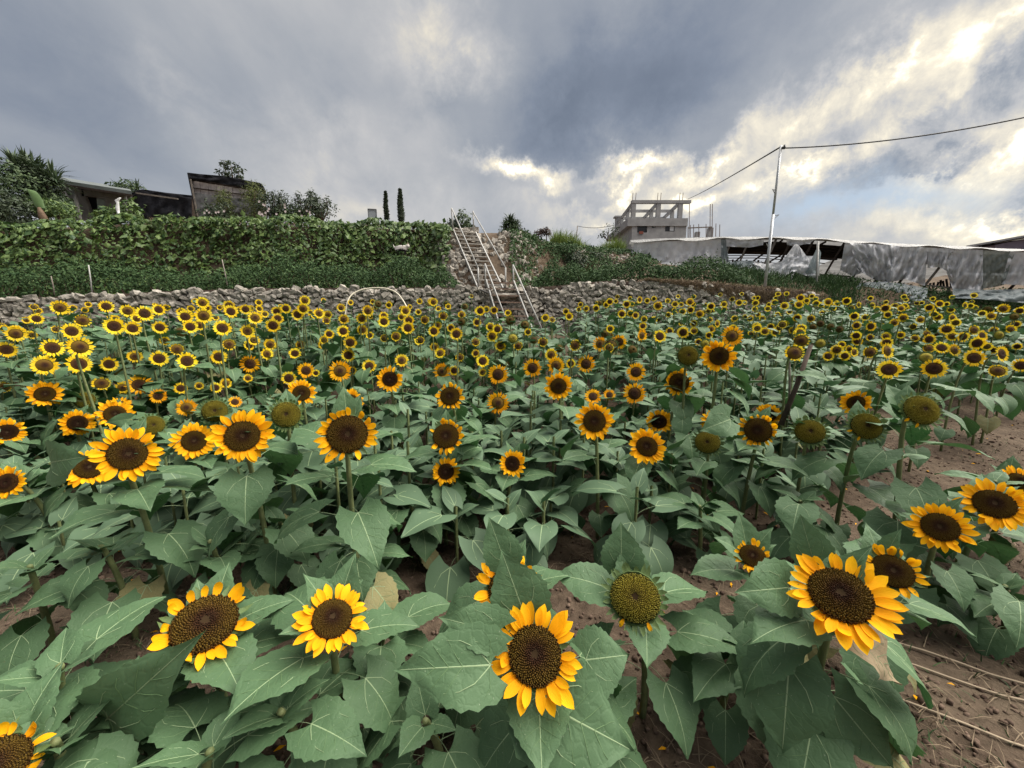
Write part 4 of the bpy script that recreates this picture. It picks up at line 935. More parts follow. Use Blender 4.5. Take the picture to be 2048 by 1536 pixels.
# ------------------------------------------------------------------ utility pole and cable
pbz = P(1530, 570, 13.6); ptz = P(1562, 291, 13.6)
pole = empty('utility_pole', pbz, 'tall thin galvanised pole carrying a cable above the greenhouse', 'pole')
m = MB(); d = ptz-pbz; m.tube([Vector((0, 0, -.2)), d*.52], .046, 10); m.tube([d*.515, d], .036, 10); m.build('shaft', mat('galvanised', None, .4, .5, noisy((.40, .41, .42), (.55, .56, .58), 6, bs=.1), metal=.3), pole, True)
m = MB(); q = d*.985; m.tube([q+Vector((.0, -.03, -.02)), q+Vector((.11, -.05, -.02))], .045, 8); m.tube([q+Vector((.06, -.09, -.06)), q+Vector((.06, -.09, .05))], .03, 8); m.build('insulator', mat('insulator', (.08, .08, .085), .4, .5), pole, True)
for f_, s in ((.51, 1), (.69, -1), (.30, -1)):
    m = MB(); q = d*f_; m.bar(q, q+Vector((s*(.2 if s > 0 else .12), 0, .03)), .02); m.bar(q-Vector((0, 0, .14)), q+Vector((s*(.18 if s > 0 else .1), 0, .02)), .016); m.build('bracket', STEEL, pole)
def cable(name, a, b, sag, r, label):
    m = MB(); pts = []
    for k in range(25):
        t = k/24; p = lerp(Vector(a), Vector(b), t); p.z -= sag*4*t*(1-t); pts.append(p)
    m.tube(pts, r, 5); return tag(m.build(name, mat('black_cable', (.05, .05, .052), .6, .3), None, True), label, 'cable')
cable('cable', ptz+Vector((-.02, 0, -.05)), P(1376, 398, 48), .1, .025, 'thin cable running from the pole back to the unfinished building')
cable('cable', ptz+Vector((.08, 0, -.08)), P(2150, 212, 12.0), .22, .021, 'thin cable sagging from the pole top out of view to the right')
b2 = P(1152, 476, 45)
fp_ = empty('utility_pole', b2, 'tiny slanting far pole on the skyline left of the building', 'pole'); m = MB(); m.tube([Vector((0, 0, -.5)), P(1155, 452, 45)-b2], .05, 6); m.build('shaft', WOOD, fp_, True)
cable('cable', P(1155, 452, 45), P(1229, 450, 46), .25, .03, 'faint far cable between the slanting pole and the building')

# ------------------------------------------------------------------ sunflower parts
def leaf_mesh(name, rows, cols, L, Wd, pet, pang, pitch, droop, fold, wav, seed, veins=True, far=False):
    """petiole from the origin along +X, then a heart-shaped blade with raised veins"""
    rnd = random.Random(seed); mb = MB()
    pts = []; p = Vector((0, 0, 0)); n = 5 if not far else 3
    for k in range(n+1):
        pts.append(p.copy()); a = lerp(pang, pang-.55, k/n); p = p+Vector((math.cos(a), 0, math.sin(a)))*pet/n
    mb.tube(pts, [lerp(.0068, .0042, k/n) for k in range(n+1)], 5 if not far else 3, 1, False)
    e = pts[-1]; N = 24; cen = []; tan = []; c = e.copy()
    for k in range(N+1):
        a = pitch-droop*(k/N)**1.2; t = Vector((math.cos(a), 0, math.sin(a))); cen.append(c.copy()); tan.append(t); c = c+t*L/N
    ph = [rnd.uniform(0, 6.28) for _ in range(4)]; asym = rnd.uniform(-.06, .06); twist = rnd.uniform(-.25, .25)
    prof = [(0, .56), (.06, .78), (.14, .93), (.24, 1), (.34, .98), (.46, .87), (.58, .70), (.70, .49), (.80, .30), (.90, .125), (.96, .045), (1, 0)]
    def surf(t, s):
        f = t*N; i = min(N-1, int(f)); q = f-i; C = cen[i].lerp(cen[i+1], q); T = tan[i].lerp(tan[i+1], q).normalized()
        Nn = Vector((-T.z, 0, T.x)); w = interp(t, prof)*Wd/2*(1+asym*(1 if s > 0 else -1)); a = abs(s)
        tw = twist*t; S = Vector((0, 1, 0))*math.cos(tw)+Nn*math.sin(tw); Nn = Nn*math.cos(tw)-Vector((0, 1, 0))*math.sin(tw)
        z = a*w*math.tan(fold)-.55*a*a*w*math.tan(abs(fold))+wav*Wd*math.sin(t*9+ph[0]+(0 if s > 0 else 2))*a*a*.5
        z += .017*L*math.sin(t*24+a*5+ph[1])*a*(1-a)*1.8*(0 if far else 1)
        return C+S*(s*w)+Nn*z-T*(.24*L*a**1.6*max(0, 1-t*2.4)**1.5)
    G_ = []
    for r in range(rows+1):
        t = (r/rows)**1.0*.998; row = []
        for k in range(cols+1):
            s = -1+2*k/cols
            if abs(s) == 1 and not far and rows > 10: s *= 1+.042*(-1)**r
            row.append(surf(t, s))
        G_.append(row)
    mb.grid(G_)
    if veins:
        def strip(path, w0, w1, mi=1):
            V = []; n_ = len(path)-1
            for k, (t, s) in enumerate(path):
                p = surf(t, s); t2, s2 = path[min(k+1, n_)]; t1, s1 = path[max(k-1, 0)]
                d = (surf(t2, s2)-surf(t1, s1)).normalized(); du = surf(t, min(1, s+.05))-surf(t, max(-1, s-.05))
                if du.length < 1e-6: du = Vector((0, 1, 0))
                nn = d.cross(du); nn = nn.normalized() if nn.length > 1e-9 else Vector((0, 0, 1))
                if nn.dot(Vector((-tan[12].z, 0, tan[12].x))) < 0: nn = -nn
                sd_ = nn.cross(d).normalized(); w = lerp(w0, w1, k/n_)*L; V += [p-sd_*w+nn*.0018*L, p+nn*.0058*L, p+sd_*w+nn*.0018*L]
            F_ = []
            for k in range(n_): F_ += [(3*k, 3*k+1, 3*k+4, 3*k+3), (3*k+1, 3*k+2, 3*k+5, 3*k+4)]
            mb.add(V, F_, mi)
        strip([(k/8*.95, 0) for k in range(9)], .0095 if not far else .014, .003)
        if not far:
            for sg_ in (-1, 1):
                strip([(.005, .02*sg_), (.09, .22*sg_), (.20, .42*sg_), (.34, .58*sg_), (.48, .70*sg_)], .0065, .002)
                strip([(.02, .1*sg_), (.05, .35*sg_), (.09, .62*sg_), (.16, .8*sg_)], .004, .0015, 2)
                for t0 in (.30, .44, .58): strip([(t0, .0), (t0+.07, .24*sg_), (t0+.13, .52*sg_), (t0+.17, .74*sg_)], .0042, .0014, 2)
        else:
            for sg_ in (-1, 1): strip([(.0, 0), (.16, .36*sg_), (.40, .62*sg_)], .009, .004)
    return mesh(name, mb.V, mb.F, [M['leaf'], M['vein'], M['vein2']], mb.I, True)
LEAF = {'hang': [], 'mid': [], 'up': []}; LEAFM = {'hang': [], 'mid': [], 'up': []}; LEAFF = {'hang': [], 'mid': [], 'up': []}
for k in range(6):
    r = random.Random(100+k)
    hp_ = (1.0, .86+r.uniform(-.06, .06), .62, r.uniform(.35, .7), r.uniform(-.25, -.6), r.uniform(.7, 1.1), r.uniform(.05, .3), .06)
    mp_ = (1.0, .84+r.uniform(-.06, .06), .55, r.uniform(.5, .9), r.uniform(.05, .3), r.uniform(.5, 1.0), r.uniform(.1, .4), .07)
    up_ = (1.0, .74+r.uniform(-.06, .06), .18, r.uniform(.5, 1.1), r.uniform(.5, .9), r.uniform(.2, .8), r.uniform(.2, .5), .05)
    for key, a in (('hang', hp_), ('mid', mp_), ('up', up_)):
        nm = 'leaf'
        LEAF[key].append(leaf_mesh(nm, 18, 8, *a, seed=k*7+1)); 
        LEAFM[key].append(leaf_mesh(nm, 9, 4, *a, seed=k*7+1, veins=True, far=True))
        if k < 4: LEAFF[key].append(leaf_mesh(nm, 5, 2, *a, seed=k*7+1, veins=False, far=True))
LEAFO = []
for k in range(3):
    me = LEAF['hang'][k].copy(); me.materials[0] = M['leaf_old']; LEAFO.append(me)
def petal_mesh(seed, L, W, curl, cup, mt):
    rnd = random.Random(seed); mb = MB(); rows = []; nr, nc = 6, 4; x = 0; z = 0; tip = rnd.uniform(-.06, .06)
    for r in range(nr+1):
        t = r/nr; a = curl*(t-.15)+rnd.uniform(-.05, .05)
        w = W*.5*interp(t, [(0, .42), (.2, .78), (.45, 1), (.65, .93), (.83, .62), (.94, .25), (1, .02)])
        row = []
        for c in range(nc+1):
            s = -1+2*c/nc; row.append((x, s*w+tip*t*t, z+cup*w*(s*s)+.018*W*math.cos(s*9)))
        rows.append(row); x += math.cos(a)*L/nr; z += math.sin(a)*L/nr
    mb.grid(rows); return mesh('petal', mb.V, mb.F, mt, None, True)
PET = {c: {'flat': [petal_mesh(k, .55, .26, random.Random(k).uniform(-.35, .25), .3, M[c]) for k in range(5)],
           'curl': [petal_mesh(20+k, .52, .25, random.Random(k).uniform(1.2, 2.0), .35, M[c]) for k in range(4)],
           'drop': [petal_mesh(40+k, .52, .24, random.Random(k).uniform(-1.1, -.5), .3, M[c]) for k in range(4)]} for c in ('petal', 'petal_y')}
def disc_mesh(mt, hi, dome):
    mb = MB(); nr, ns = (7, 28) if hi else (3, 14)
    f = lambda r: dome*(1-r*r)-.10*math.exp(-(r/.22)**2)*(1 if dome < .3 else .4)
    rows = []
    for r in range(nr+1):
        q = r/nr; rows.append([(q*math.cos(2*math.pi*k/ns), q*math.sin(2*math.pi*k/ns), f(q)-(.12 if r == nr else 0)) for k in range(ns+1)])
    mb.grid(rows)
    if hi:
        n = 640
        for k in range(12, n):
            r = math.sqrt(k/n)*.985*random.uniform(.985, 1.01); a = k*2.39996+random.uniform(-.03, .03); c = Vector((r*math.cos(a), r*math.sin(a), f(r))); s = .030+.006*r; h = (.05+.07*r)*random.uniform(.7, 1.2)
            rx = Vector((math.cos(a), math.sin(a), 0)); ry = Vector((-math.sin(a), math.cos(a), 0)); top = c+Vector((0, 0, h))+rx*.014
            mb.add([c-rx*s-ry*s, c+rx*s-ry*s, c+rx*s+ry*s, c-rx*s+ry*s, top-rx*s*.45, top+ry*s*.45, top+rx*s*.45, top-ry*s*.45],
                   [(0,1,7,4),(1,2,6,7),(2,3,5,6),(3,0,4,5),(4,7,6,5)], 1)
    return mesh('seed_disc', mb.V, mb.F, [M['disc_gap'], mt] if hi else mt, mb.I if hi else None, not hi)
DISC = {}
for k, (mt, dome) in {'O': ('disc_dark', .24), 'M': ('disc_olive', .32), 'G': ('disc_green', .42), 'Y': ('disc_dark', .16)}.items():
    for hi in (0, 1): DISC[k, hi] = disc_mesh(M[mt], hi, dome)
def back_mesh(nb, seed, long):
    """green receptacle behind the disc with pointed bracts round its rim; unit disc radius"""
    rnd = random.Random(seed); mb = MB(); ns = 14
    rows = [[(q*math.cos(2*math.pi*k/ns), q*math.sin(2*math.pi*k/ns), z) for k in range(ns+1)] for q, z in ((1.0, -.02), (1.04, -.10), (.8, -.26), (.4, -.42), (.14, -.62))]
    mb.grid(rows)
    for k in range(nb):
        a = 2*math.pi*(k+rnd.uniform(-.3, .3))/nb; c = Vector((math.cos(a), math.sin(a), 0)); s = Vector((-math.sin(a), math.cos(a), 0)); L = rnd.uniform(.7, 1.2)*long; out = rnd.uniform(.5, 1.0)
        b = c*.95+Vector((0, 0, -.1)); tip = b+c*L*out+Vector((0, 0, L*(1.15-out)))+s*rnd.uniform(-.1, .1); mid = b+c*L*.5+Vector((0, 0, .05))
        mb.add([b-s*.11, mid-s*.09, tip, mid+s*.09, b+s*.11, mid+Vector((0, 0, -.05))], [(0, 1, 5), (0, 5, 4), (1, 2, 5), (5, 2, 3), (4, 5, 3)])
    return mesh('flower_head', mb.V, mb.F, M['green'], None, True)
BACK = {k: [back_mesh(nb, s, lg) for s in range(2)] for k, (nb, lg) in {'O': (18, .4), 'M': (20, .5), 'G': (26, .48), 'Y': (14, .35)}.items()}
RINGS = {}
def petal_layout(kind, rnd):
    """(angle, style, radius scale, tilt) of each petal; disc radius is one"""
    out = []
    if kind in 'OY':
        n = 17
        for lay in (0, 1):
            for k in range(n):
                out.append((2*math.pi*(k+.5*lay+rnd.uniform(-.25, .25))/n, rnd.choice(['flat', 'flat', 'flat', 'flat', 'drop' if rnd.random() < .5 else 'curl']), rnd.uniform(.82, 1.15)*(.95 if lay else 1.05), rnd.uniform(.0, .28) if lay == 0 else rnd.uniform(.2, .5)))
    elif kind == 'M':
        n = 27
        for k in range(n):
            a = 2*math.pi*(k+rnd.uniform(-.35, .35))/n
            if rnd.random() < .14: continue
            st = 'curl' if math.sin(a) > .35 else rnd.choice(['drop', 'flat', 'curl'])
            out.append((a, st, rnd.uniform(.6, 1.0), rnd.uniform(.1, .6)))
    return out
def ring_mesh(kind, mt, seed, scale):
    rnd = random.Random(seed); V = []; Fq = []
    for a, st, sc, tl_ in petal_layout(kind, rnd):
        L = .82*sc*scale; W = .30*sc; c = Vector((math.cos(a), math.sin(a), 0)); s = Vector((-math.sin(a), math.cos(a), 0))
        e = tl_+(0 if st == 'flat' else 1.2 if st == 'curl' else -.6); e1 = tl_*.6
        b = c*.93; m_ = b+c*L*.5*math.cos(e1)+Vector((0, 0, L*.5*math.sin(e1))); t_ = m_+c*L*.5*math.cos(e)+Vector((0, 0, L*.5*math.sin(e))); i = len(V)
        V += [b-s*W*.3, b+s*W*.3, m_+s*W*.5+Vector((0, 0, .05)), m_-s*W*.5+Vector((0, 0, .05)), t_, m_]; Fq += [(i, i+5, i+3), (i, i+1, i+5), (i+1, i+2, i+5), (i+3, i+5, i+4), (i+5, i+2, i+4)]
    return npmesh('petal_ring', V, Fq, M[mt])
for kind in 'OYM':
    for mt in ('petal', 'petal_y'):
        for s in range(4): RINGS[kind, mt, s] = ring_mesh(kind, mt, 50+s, {'O': 1.0, 'Y': .78, 'M': .62}[kind])
DFRAC = {'O': .49, 'Y': .54, 'M': .59, 'G': .93}

def head_matrix(c, f, roll):
    z = f.normalized(); up = Vector((0, 0, 1)) if abs(z.z) < .97 else Vector((0, 1, 0)); x = up.cross(z).normalized(); y = z.cross(x)
    m = Matrix((x, y, z)).transposed().to_4x4(); m.translation = c
    return m @ Matrix.Rotation(roll, 4, 'Z')
TRUE = {'O': .285, 'M': .27, 'G': .165, 'Y': .215, 'm': .205, 'g': .15}
def head_depth(px, py, w, kind):
    D = F*TRUE[kind]/w; best = None
    for d in np.linspace(.75, 11.2, 300):         # keep the plant a believable height on its ground
        q = P(px, py, d); h = q.z-field_z(d); cost = abs(math.log(d/D))+6*max(0, .58-h)+4*max(0, h-1.5)
        if d > Yw(q.x)-.45: cost += 5
        if best is None or cost < best[0]: best = (cost, d)
    return best[1]
HD = np.zeros((0, 4))                             # every bloom: pixel x, y, width, depth
def hides(p, size):
    x, y, z = proj(p); r = .36*size*F/z
    near_ = HD[(HD[:, 3] > p[1]+.04)]
    return bool(len(near_) and (np.hypot(near_[:, 0]-x, near_[:, 1]-y) < near_[:, 2]*.46+r).any())
ALLP = []                                         # bases of all plants, for spacing the filler
def sunflower(px, py, w, kind, face=(0, 0), label='', group='sunflowers in the field', nleaf=None, D=None, hide_head=False, leafs=1.0):
    y_ = kind == 'Y' or (kind == 'm'); k2 = {'m': 'M', 'g': 'G'}.get(kind, kind)
    if D is None: D = head_depth(px, py, w, kind)
    c = P(px, py, D); dep = proj(c)[2]; rad = .5*w*dep/F
    near = w >= 56; mid_ = w >= 30
    tocam = (Vector((0, 0, EYE))-c).normalized(); right = Vector((1, 0, 0)); f = (tocam+right*(face[0]+random.uniform(-.1, .1))+Vector((0, 0, 1))*(face[1]+random.uniform(-.08, .08))).normalized()
    g = ground(c.x, c.y); hgt = max(.3, c.z-g)
    fh = Vector((f.x, f.y, 0)); base = Vector((c.x, c.y, g))-fh*.10+Vector((random.uniform(-.07, .07), random.uniform(0, .08), -.03))
    base.z = ground(base.x, base.y)-.03; ALLP.append((base.x, base.y))
    t = empty('sunflower', base, label, 'sunflower', group)
    R_ = rad*DFRAC[k2]; hc = c-base
    neck = hc-f*R_*.5
    p0, p1, p2, p3 = Vector((0, 0, 0)), Vector((random.uniform(-.03, .03), 0, hgt*.55)), neck-f*hgt*.16+Vector((0, 0, hgt*.06)), neck
    bez = lambda s: p0*(1-s)**3+p1*3*s*(1-s)**2+p2*3*s*s*(1-s)+p3*s**3
    m = MB(); n = 9; r0 = .0125 if near else .011
    m.tube([bez(k/n) for k in range(n+1)], [lerp(r0*1.15, r0*.8, k/n) for k in range(n+1)], 7 if near else 5)
    m.build('stem', M['stem'], t, True)
    bank = LEAF if w >= 42 else LEAFM
    nl = nleaf or random.choice((12, 13, 14) if near else (9, 10, 11)); az0 = random.uniform(0, 6.28)
    for k in range(nl):
        q = k/(nl-1); s = lerp(.16, .93, q); p = bez(s*.91); az = az0+k*2.39996+random.uniform(-.35, .35)
        if q > .8: key = 'up'; size = random.uniform(.12, .175)
        elif q > .45: key = random.choice(('mid', 'mid', 'hang')); size = random.uniform(.20, .28)
        else: key = 'hang'; size = random.uniform(.20, .29)*(1 if q > .12 else .8)
        size *= leafs*(.9 if hgt < .7 else 1.0)
        if q > .72 and not hide_head:             # keep the top leaves from growing across the bloom
            d = Vector((math.cos(az), math.sin(az), 0))
            if d.dot(Vector((tocam.x, tocam.y, 0)).normalized()) > .25: az += math.pi*random.uniform(.65, 1.3)
        ok = False
        for tr in range(7):
            dv = Vector((math.cos(az), math.sin(az), 0)); k0, k1 = {'up': (.25, .45), 'mid': (.25, .0), 'hang': (.15, -.45)}[key]
            if not hides(base+p+(dv*.6+Vector((0, 0, k0)))*size, size) and not hides(base+p+(dv*1.05+Vector((0, 0, k1)))*size, size): ok = True; break
            az += random.uniform(.6, 1.4); size *= .95
        if not ok: continue
        m4 = Matrix.LocRotScale(p, Euler((random.uniform(-.18, .18), random.uniform(-.15, .15), az)), Vector((size, size*random.uniform(.92, 1.1), size)))
        lf = link('leaf', random.choice(LEAFO if k < 2 and random.random() < .22 else bank[key]), t, m4)
        if lf.data in LEAFO: lf['label'] = 'yellowing lower leaf'
    if near and not hide_head:                    # small upright leaves standing behind the bloom
        for sgn in random.sample((-1, .1, 1), 2):
            fa = math.atan2(-tocam.y, -tocam.x)+sgn*.75+random.uniform(-.2, .2); size = random.uniform(.12, .17)*(1.15 if w > 95 else 1)
            link('leaf', random.choice(bank['up']), t, Matrix.LocRotScale(bez(.86)+Vector((0, .02, 0)), Euler((0, random.uniform(-.75, -.25), fa), 'XYZ'), Vector((size,)*3)))
    if hide_head: return t
    roll = random.uniform(-.25, .25) if k2 == 'M' else random.uniform(0, 6.28)
    hm = head_matrix(hc, f, roll) @ Matrix.Scale(R_, 4)
    head = link('flower_head', random.choice(BACK[k2]), t, hm)
    sc = Matrix.Diagonal((1, random.uniform(.9, 1.0), 1, 1))
    link('seed_disc', DISC['M' if (kind == 'Y' and random.random() < .45) or (kind == 'O' and (w > 84 or 'olive' in label or random.random() < .4)) else k2, 1 if near or (k2 == 'G' and w >= 34) else 0], head, sc)
    if k2 == 'G': 
        if near and random.random() < .5:
            for _ in range(2):
                a = random.uniform(3.6, 5.8); link('petal', random.choice(PET['petal']['drop']), head, Matrix.Translation((math.cos(a)*.95, math.sin(a)*.95, 0)) @ Matrix.Rotation(a, 4, 'Z') @ Matrix.Scale(.7, 4))
        return t
    mt = 'petal_y' if y_ else 'petal'
    if w >= 56:
        for a, st, s_, tl_ in petal_layout(k2, random):
            if random.random() < .05: continue
            k_ = s_*1.50*random.uniform(.85, 1.12)*(.95 if k2 == 'M' else 1.0)
            m4 = Matrix.Translation((math.cos(a)*.93, math.sin(a)*.93, random.uniform(-.06, .02))) @ Matrix.Rotation(a+random.uniform(-.12, .12), 4, 'Z') @ Matrix.Rotation(-tl_, 4, 'Y') @ Matrix.Rotation(random.uniform(-.3, .3), 4, 'X') @ Matrix.Scale(k_, 4)
            link('petal', random.choice(PET[mt][st]), head, m4)
    else: link('petal_ring', RINGS[k2, mt, random.randrange(4)], head)
    return t

# ---- the flowers nearest the camera: place in the picture, width, kind, turn, and what marks each one out
NEAR = [
 (1070,1310,220,'O',(.05,.12),'largest open bloom at the bottom centre, facing up from broad leaves'),
 (1680,1190,218,'O',(.10,.65),'big wide bloom at lower right above a browned dead leaf'),
 (1015,1178,165,'O',(.0,.25),'bloom half hidden behind a pointed leaf above the bottom centre flower'),
 (665,1237,160,'O',(.30,.9),'bloom with swept back petals tilting up at lower left centre'),
 (410,1247,190,'M',(.2,1.0),'ragged bloom with curled petals crossed by a leaf at lower left'),
 (-22,1540,195,'M',(-.2,.4),'faded bloom cut off by the bottom left corner'),
 (1270,1195,104,'G',(0,.1),'petal-less green seed head standing alone right of the bottom centre bloom'),
 (1785,1142,112,'M',(.3,.2),'half shed bloom peeping out behind the big wide lower right bloom'),
 (1505,1112,78,'M',(.1,.5),'nodding bud with few short petals among leaves left of the wide bloom'),
 (1880,1054,115,'O',(.05,.3),'dark centred bloom at right, lower of the pair near the edge'),
 (1988,1008,122,'O',(.1,.35),'dark centred bloom at right edge, upper of the pair'),
 (255,908,132,'O',(.30,.1),'large olive centred bloom at left, tilting right beside a round leaf'),
 (485,872,128,'O',(.05,.15),'large symmetrical bloom left of centre with wide brown disc'),
 (388,882,86,'O',(.1,.2),'bloom tucked behind and left of the large symmetrical one'),
 (178,935,92,'O',(.3,.5),'dark bloom hidden under a leaf below the large left bloom'),
 (14,966,78,'O',(-.6,.1),'bloom cut by the left edge, seen from the side'),
 (695,868,132,'M',(.0,.12),'huge seed disc fringed with short drooping petals, left of centre'),
 (573,829,56,'G',(0,.1),'round green seed head left of the huge fringed disc'),
 (430,822,47,'G',(0,.1),'green seed head just above the large symmetrical bloom'),
 (306,850,40,'G',(.2,.1),'small green seed head right of the large left bloom'),
 (230,828,70,'O',(.1,.35),'bloom with a leaf across it at left, above the large olive centred one'),
 (155,846,62,'O',(.45,0),'bloom turned sharply right, above the dark leaf hidden one'),
 (90,788,64,'O',(.1,.3),'orange bloom at far left with shallow upturned face'),
 (14,864,64,'O',(.2,.1),'orange bloom at the left edge with large dark disc'),
 (279,770,52,'O',(.2,.4),'flattened wide orange bloom, left one of a touching pair'),
 (316,792,36,'O',(.4,.1),'smaller orange bloom, right one of the touching pair'),
 (373,815,42,'O',(0,.1),'small orange bloom alone above two green seed heads'),
 (603,786,66,'O',(0,.3),'olive centred orange bloom with upturned face left of the middle'),
 (702,802,58,'O',(.2,.3),'bloom peeking over the huge fringed seed disc'),
 (780,758,62,'O',(0,.05),'round orange bloom above the huge fringed seed disc'),
 (680,742,52,'O',(0,.05),'round orange bloom left of its twin nearest the middle'),
 (900,792,66,'M',(0,.2),'drooping bloom with white edged curled petals in the middle'),
 (892,872,88,'M',(0,.15),'ragged wide disc with curled petals and a leaf over its lower edge'),
 (892,943,66,'O',(0,.05),'small neat bloom low in the middle below the ragged disc'),
 (1025,927,64,'O',(0,.2),'small neat bloom low in the middle, right of its lookalike'),
 (996,806,55,'O',(0,0),'small neat bloom on a bare straight stem in the middle'),
 (996,749,50,'O',(0,.05),'dark eyed bloom just above the one on the bare stem'),
 (884,743,42,'O',(0,.05),'dark orange bloom above the drooping middle one'),
 (1117,772,67,'O',(0,0),'tall dark eyed bloom right of the middle'),
 (1065,736,46,'O',(0,.05),'orange bloom left of the tall dark eyed one'),
 (1112,731,42,'O',(0,.05),'olive centred bloom directly behind the tall dark eyed one'),
 (1172,728,44,'O',(0,.05),'orange bloom right of the tall dark eyed one, level with its top'),
 (1189,842,92,'O',(0,.05),'large round bloom right of the middle with olive centre'),
 (1294,893,87,'O',(.0,.2),'large bloom with broad upturned disc right of centre, lowest of its group'),
 (1318,843,62,'O',(0,.5),'wide flattened bloom just above the lowest of the group'),
 (1269,787,54,'O',(0,.05),'orange bloom stacked under a similar one right of centre'),
 (1272,744,46,'O',(0,.1),'orange bloom stacked over a similar one right of centre'),
 (1358,765,64,'M',(.1,.1),'olive disc with scattered curled petals right of centre'),
 (1376,711,42,'G',(.2,.2),'big dark green seed head left of the tallest orange bloom'),
 (1438,712,76,'O',(0,.05),'tallest large orange bloom with olive disc, standing over the right rows'),
 (1464,672,50,'O',(.25,.05),'orange bloom behind the tallest one, up and to its right'),
 (1430,843,62,'O',(.1,.4),'bloom crossed by a leaf behind a round green seed head'),
 (1415,884,50,'G',(0,.05),'round green seed head in front of the leaf crossed bloom'),
 (1516,860,84,'M',(-.1,.05),'half bald bloom keeping petals only on its right side'),
 (1537,830,56,'O',(.1,.2),'bloom standing right behind the half bald one'),
 (1620,863,54,'G',(.05,.1),'round green seed head, left of a row of three at right'),
 (1733,852,56,'G',(.35,.1),'tilted green seed head, middle of the row of three at right'),
 (1842,820,64,'G',(.5,.15),'largest oval green seed head, right of the row of three'),
 (1712,806,62,'O',(-.5,.5),'shaggy bloom behind leaves above the tilted green seed head'),
 (1186,793,40,'O',(0,.4),'half hidden bloom behind the large round one'),
 (1219,790,30,'O',(.1,.4),'small half hidden bloom right of its half hidden neighbour'),
 (1238,684,37,'O',(0,.02),'dark eyed orange bloom right of the stair foot, right of a pair'),
 (1200,688,36,'O',(-.1,.1),'dark eyed orange bloom right of the stair foot, left of a pair'),
 (1284,671,32,'O',(.7,.05),'side turned orange bloom facing right beyond the pair'),
 (500,728,43,'O',(0,.05),'single deep orange bloom among yellow ones at left'),
 (612,741,40,'O',(.3,.05),'tilted orange bloom left of the twin round ones'),
 (240,811,44,'O',(.1,.4),'bloom just behind the leaf crossed one at left'),
 (170,800,34,'G',(.1,.2),'small spent head behind the sharply turned left bloom'),
 (470,804,30,'O',(.1,.5),'small drooping orange bloom behind the large symmetrical one'),
 (1868,737,48,'Y',(.15,.15),'large yellow bloom at right with dark oval disc'),
 (1778,739,48,'Y',(0,.35),'wide yellow bloom with upturned ragged top at right'),
 (1948,716,42,'Y',(.5,.05),'yellow bloom twisted right near the right edge'),
 (1995,742,38,'m',(.3,.3),'faded yellow bloom with heavy olive disc at the right edge'),
 (2042,731,34,'Y',(.3,.1),'yellow bloom cut by the right edge'),
 (2040,965,80,'O',(.6,.3),'bloom cut off by the right edge above the dark centred pair'),
]

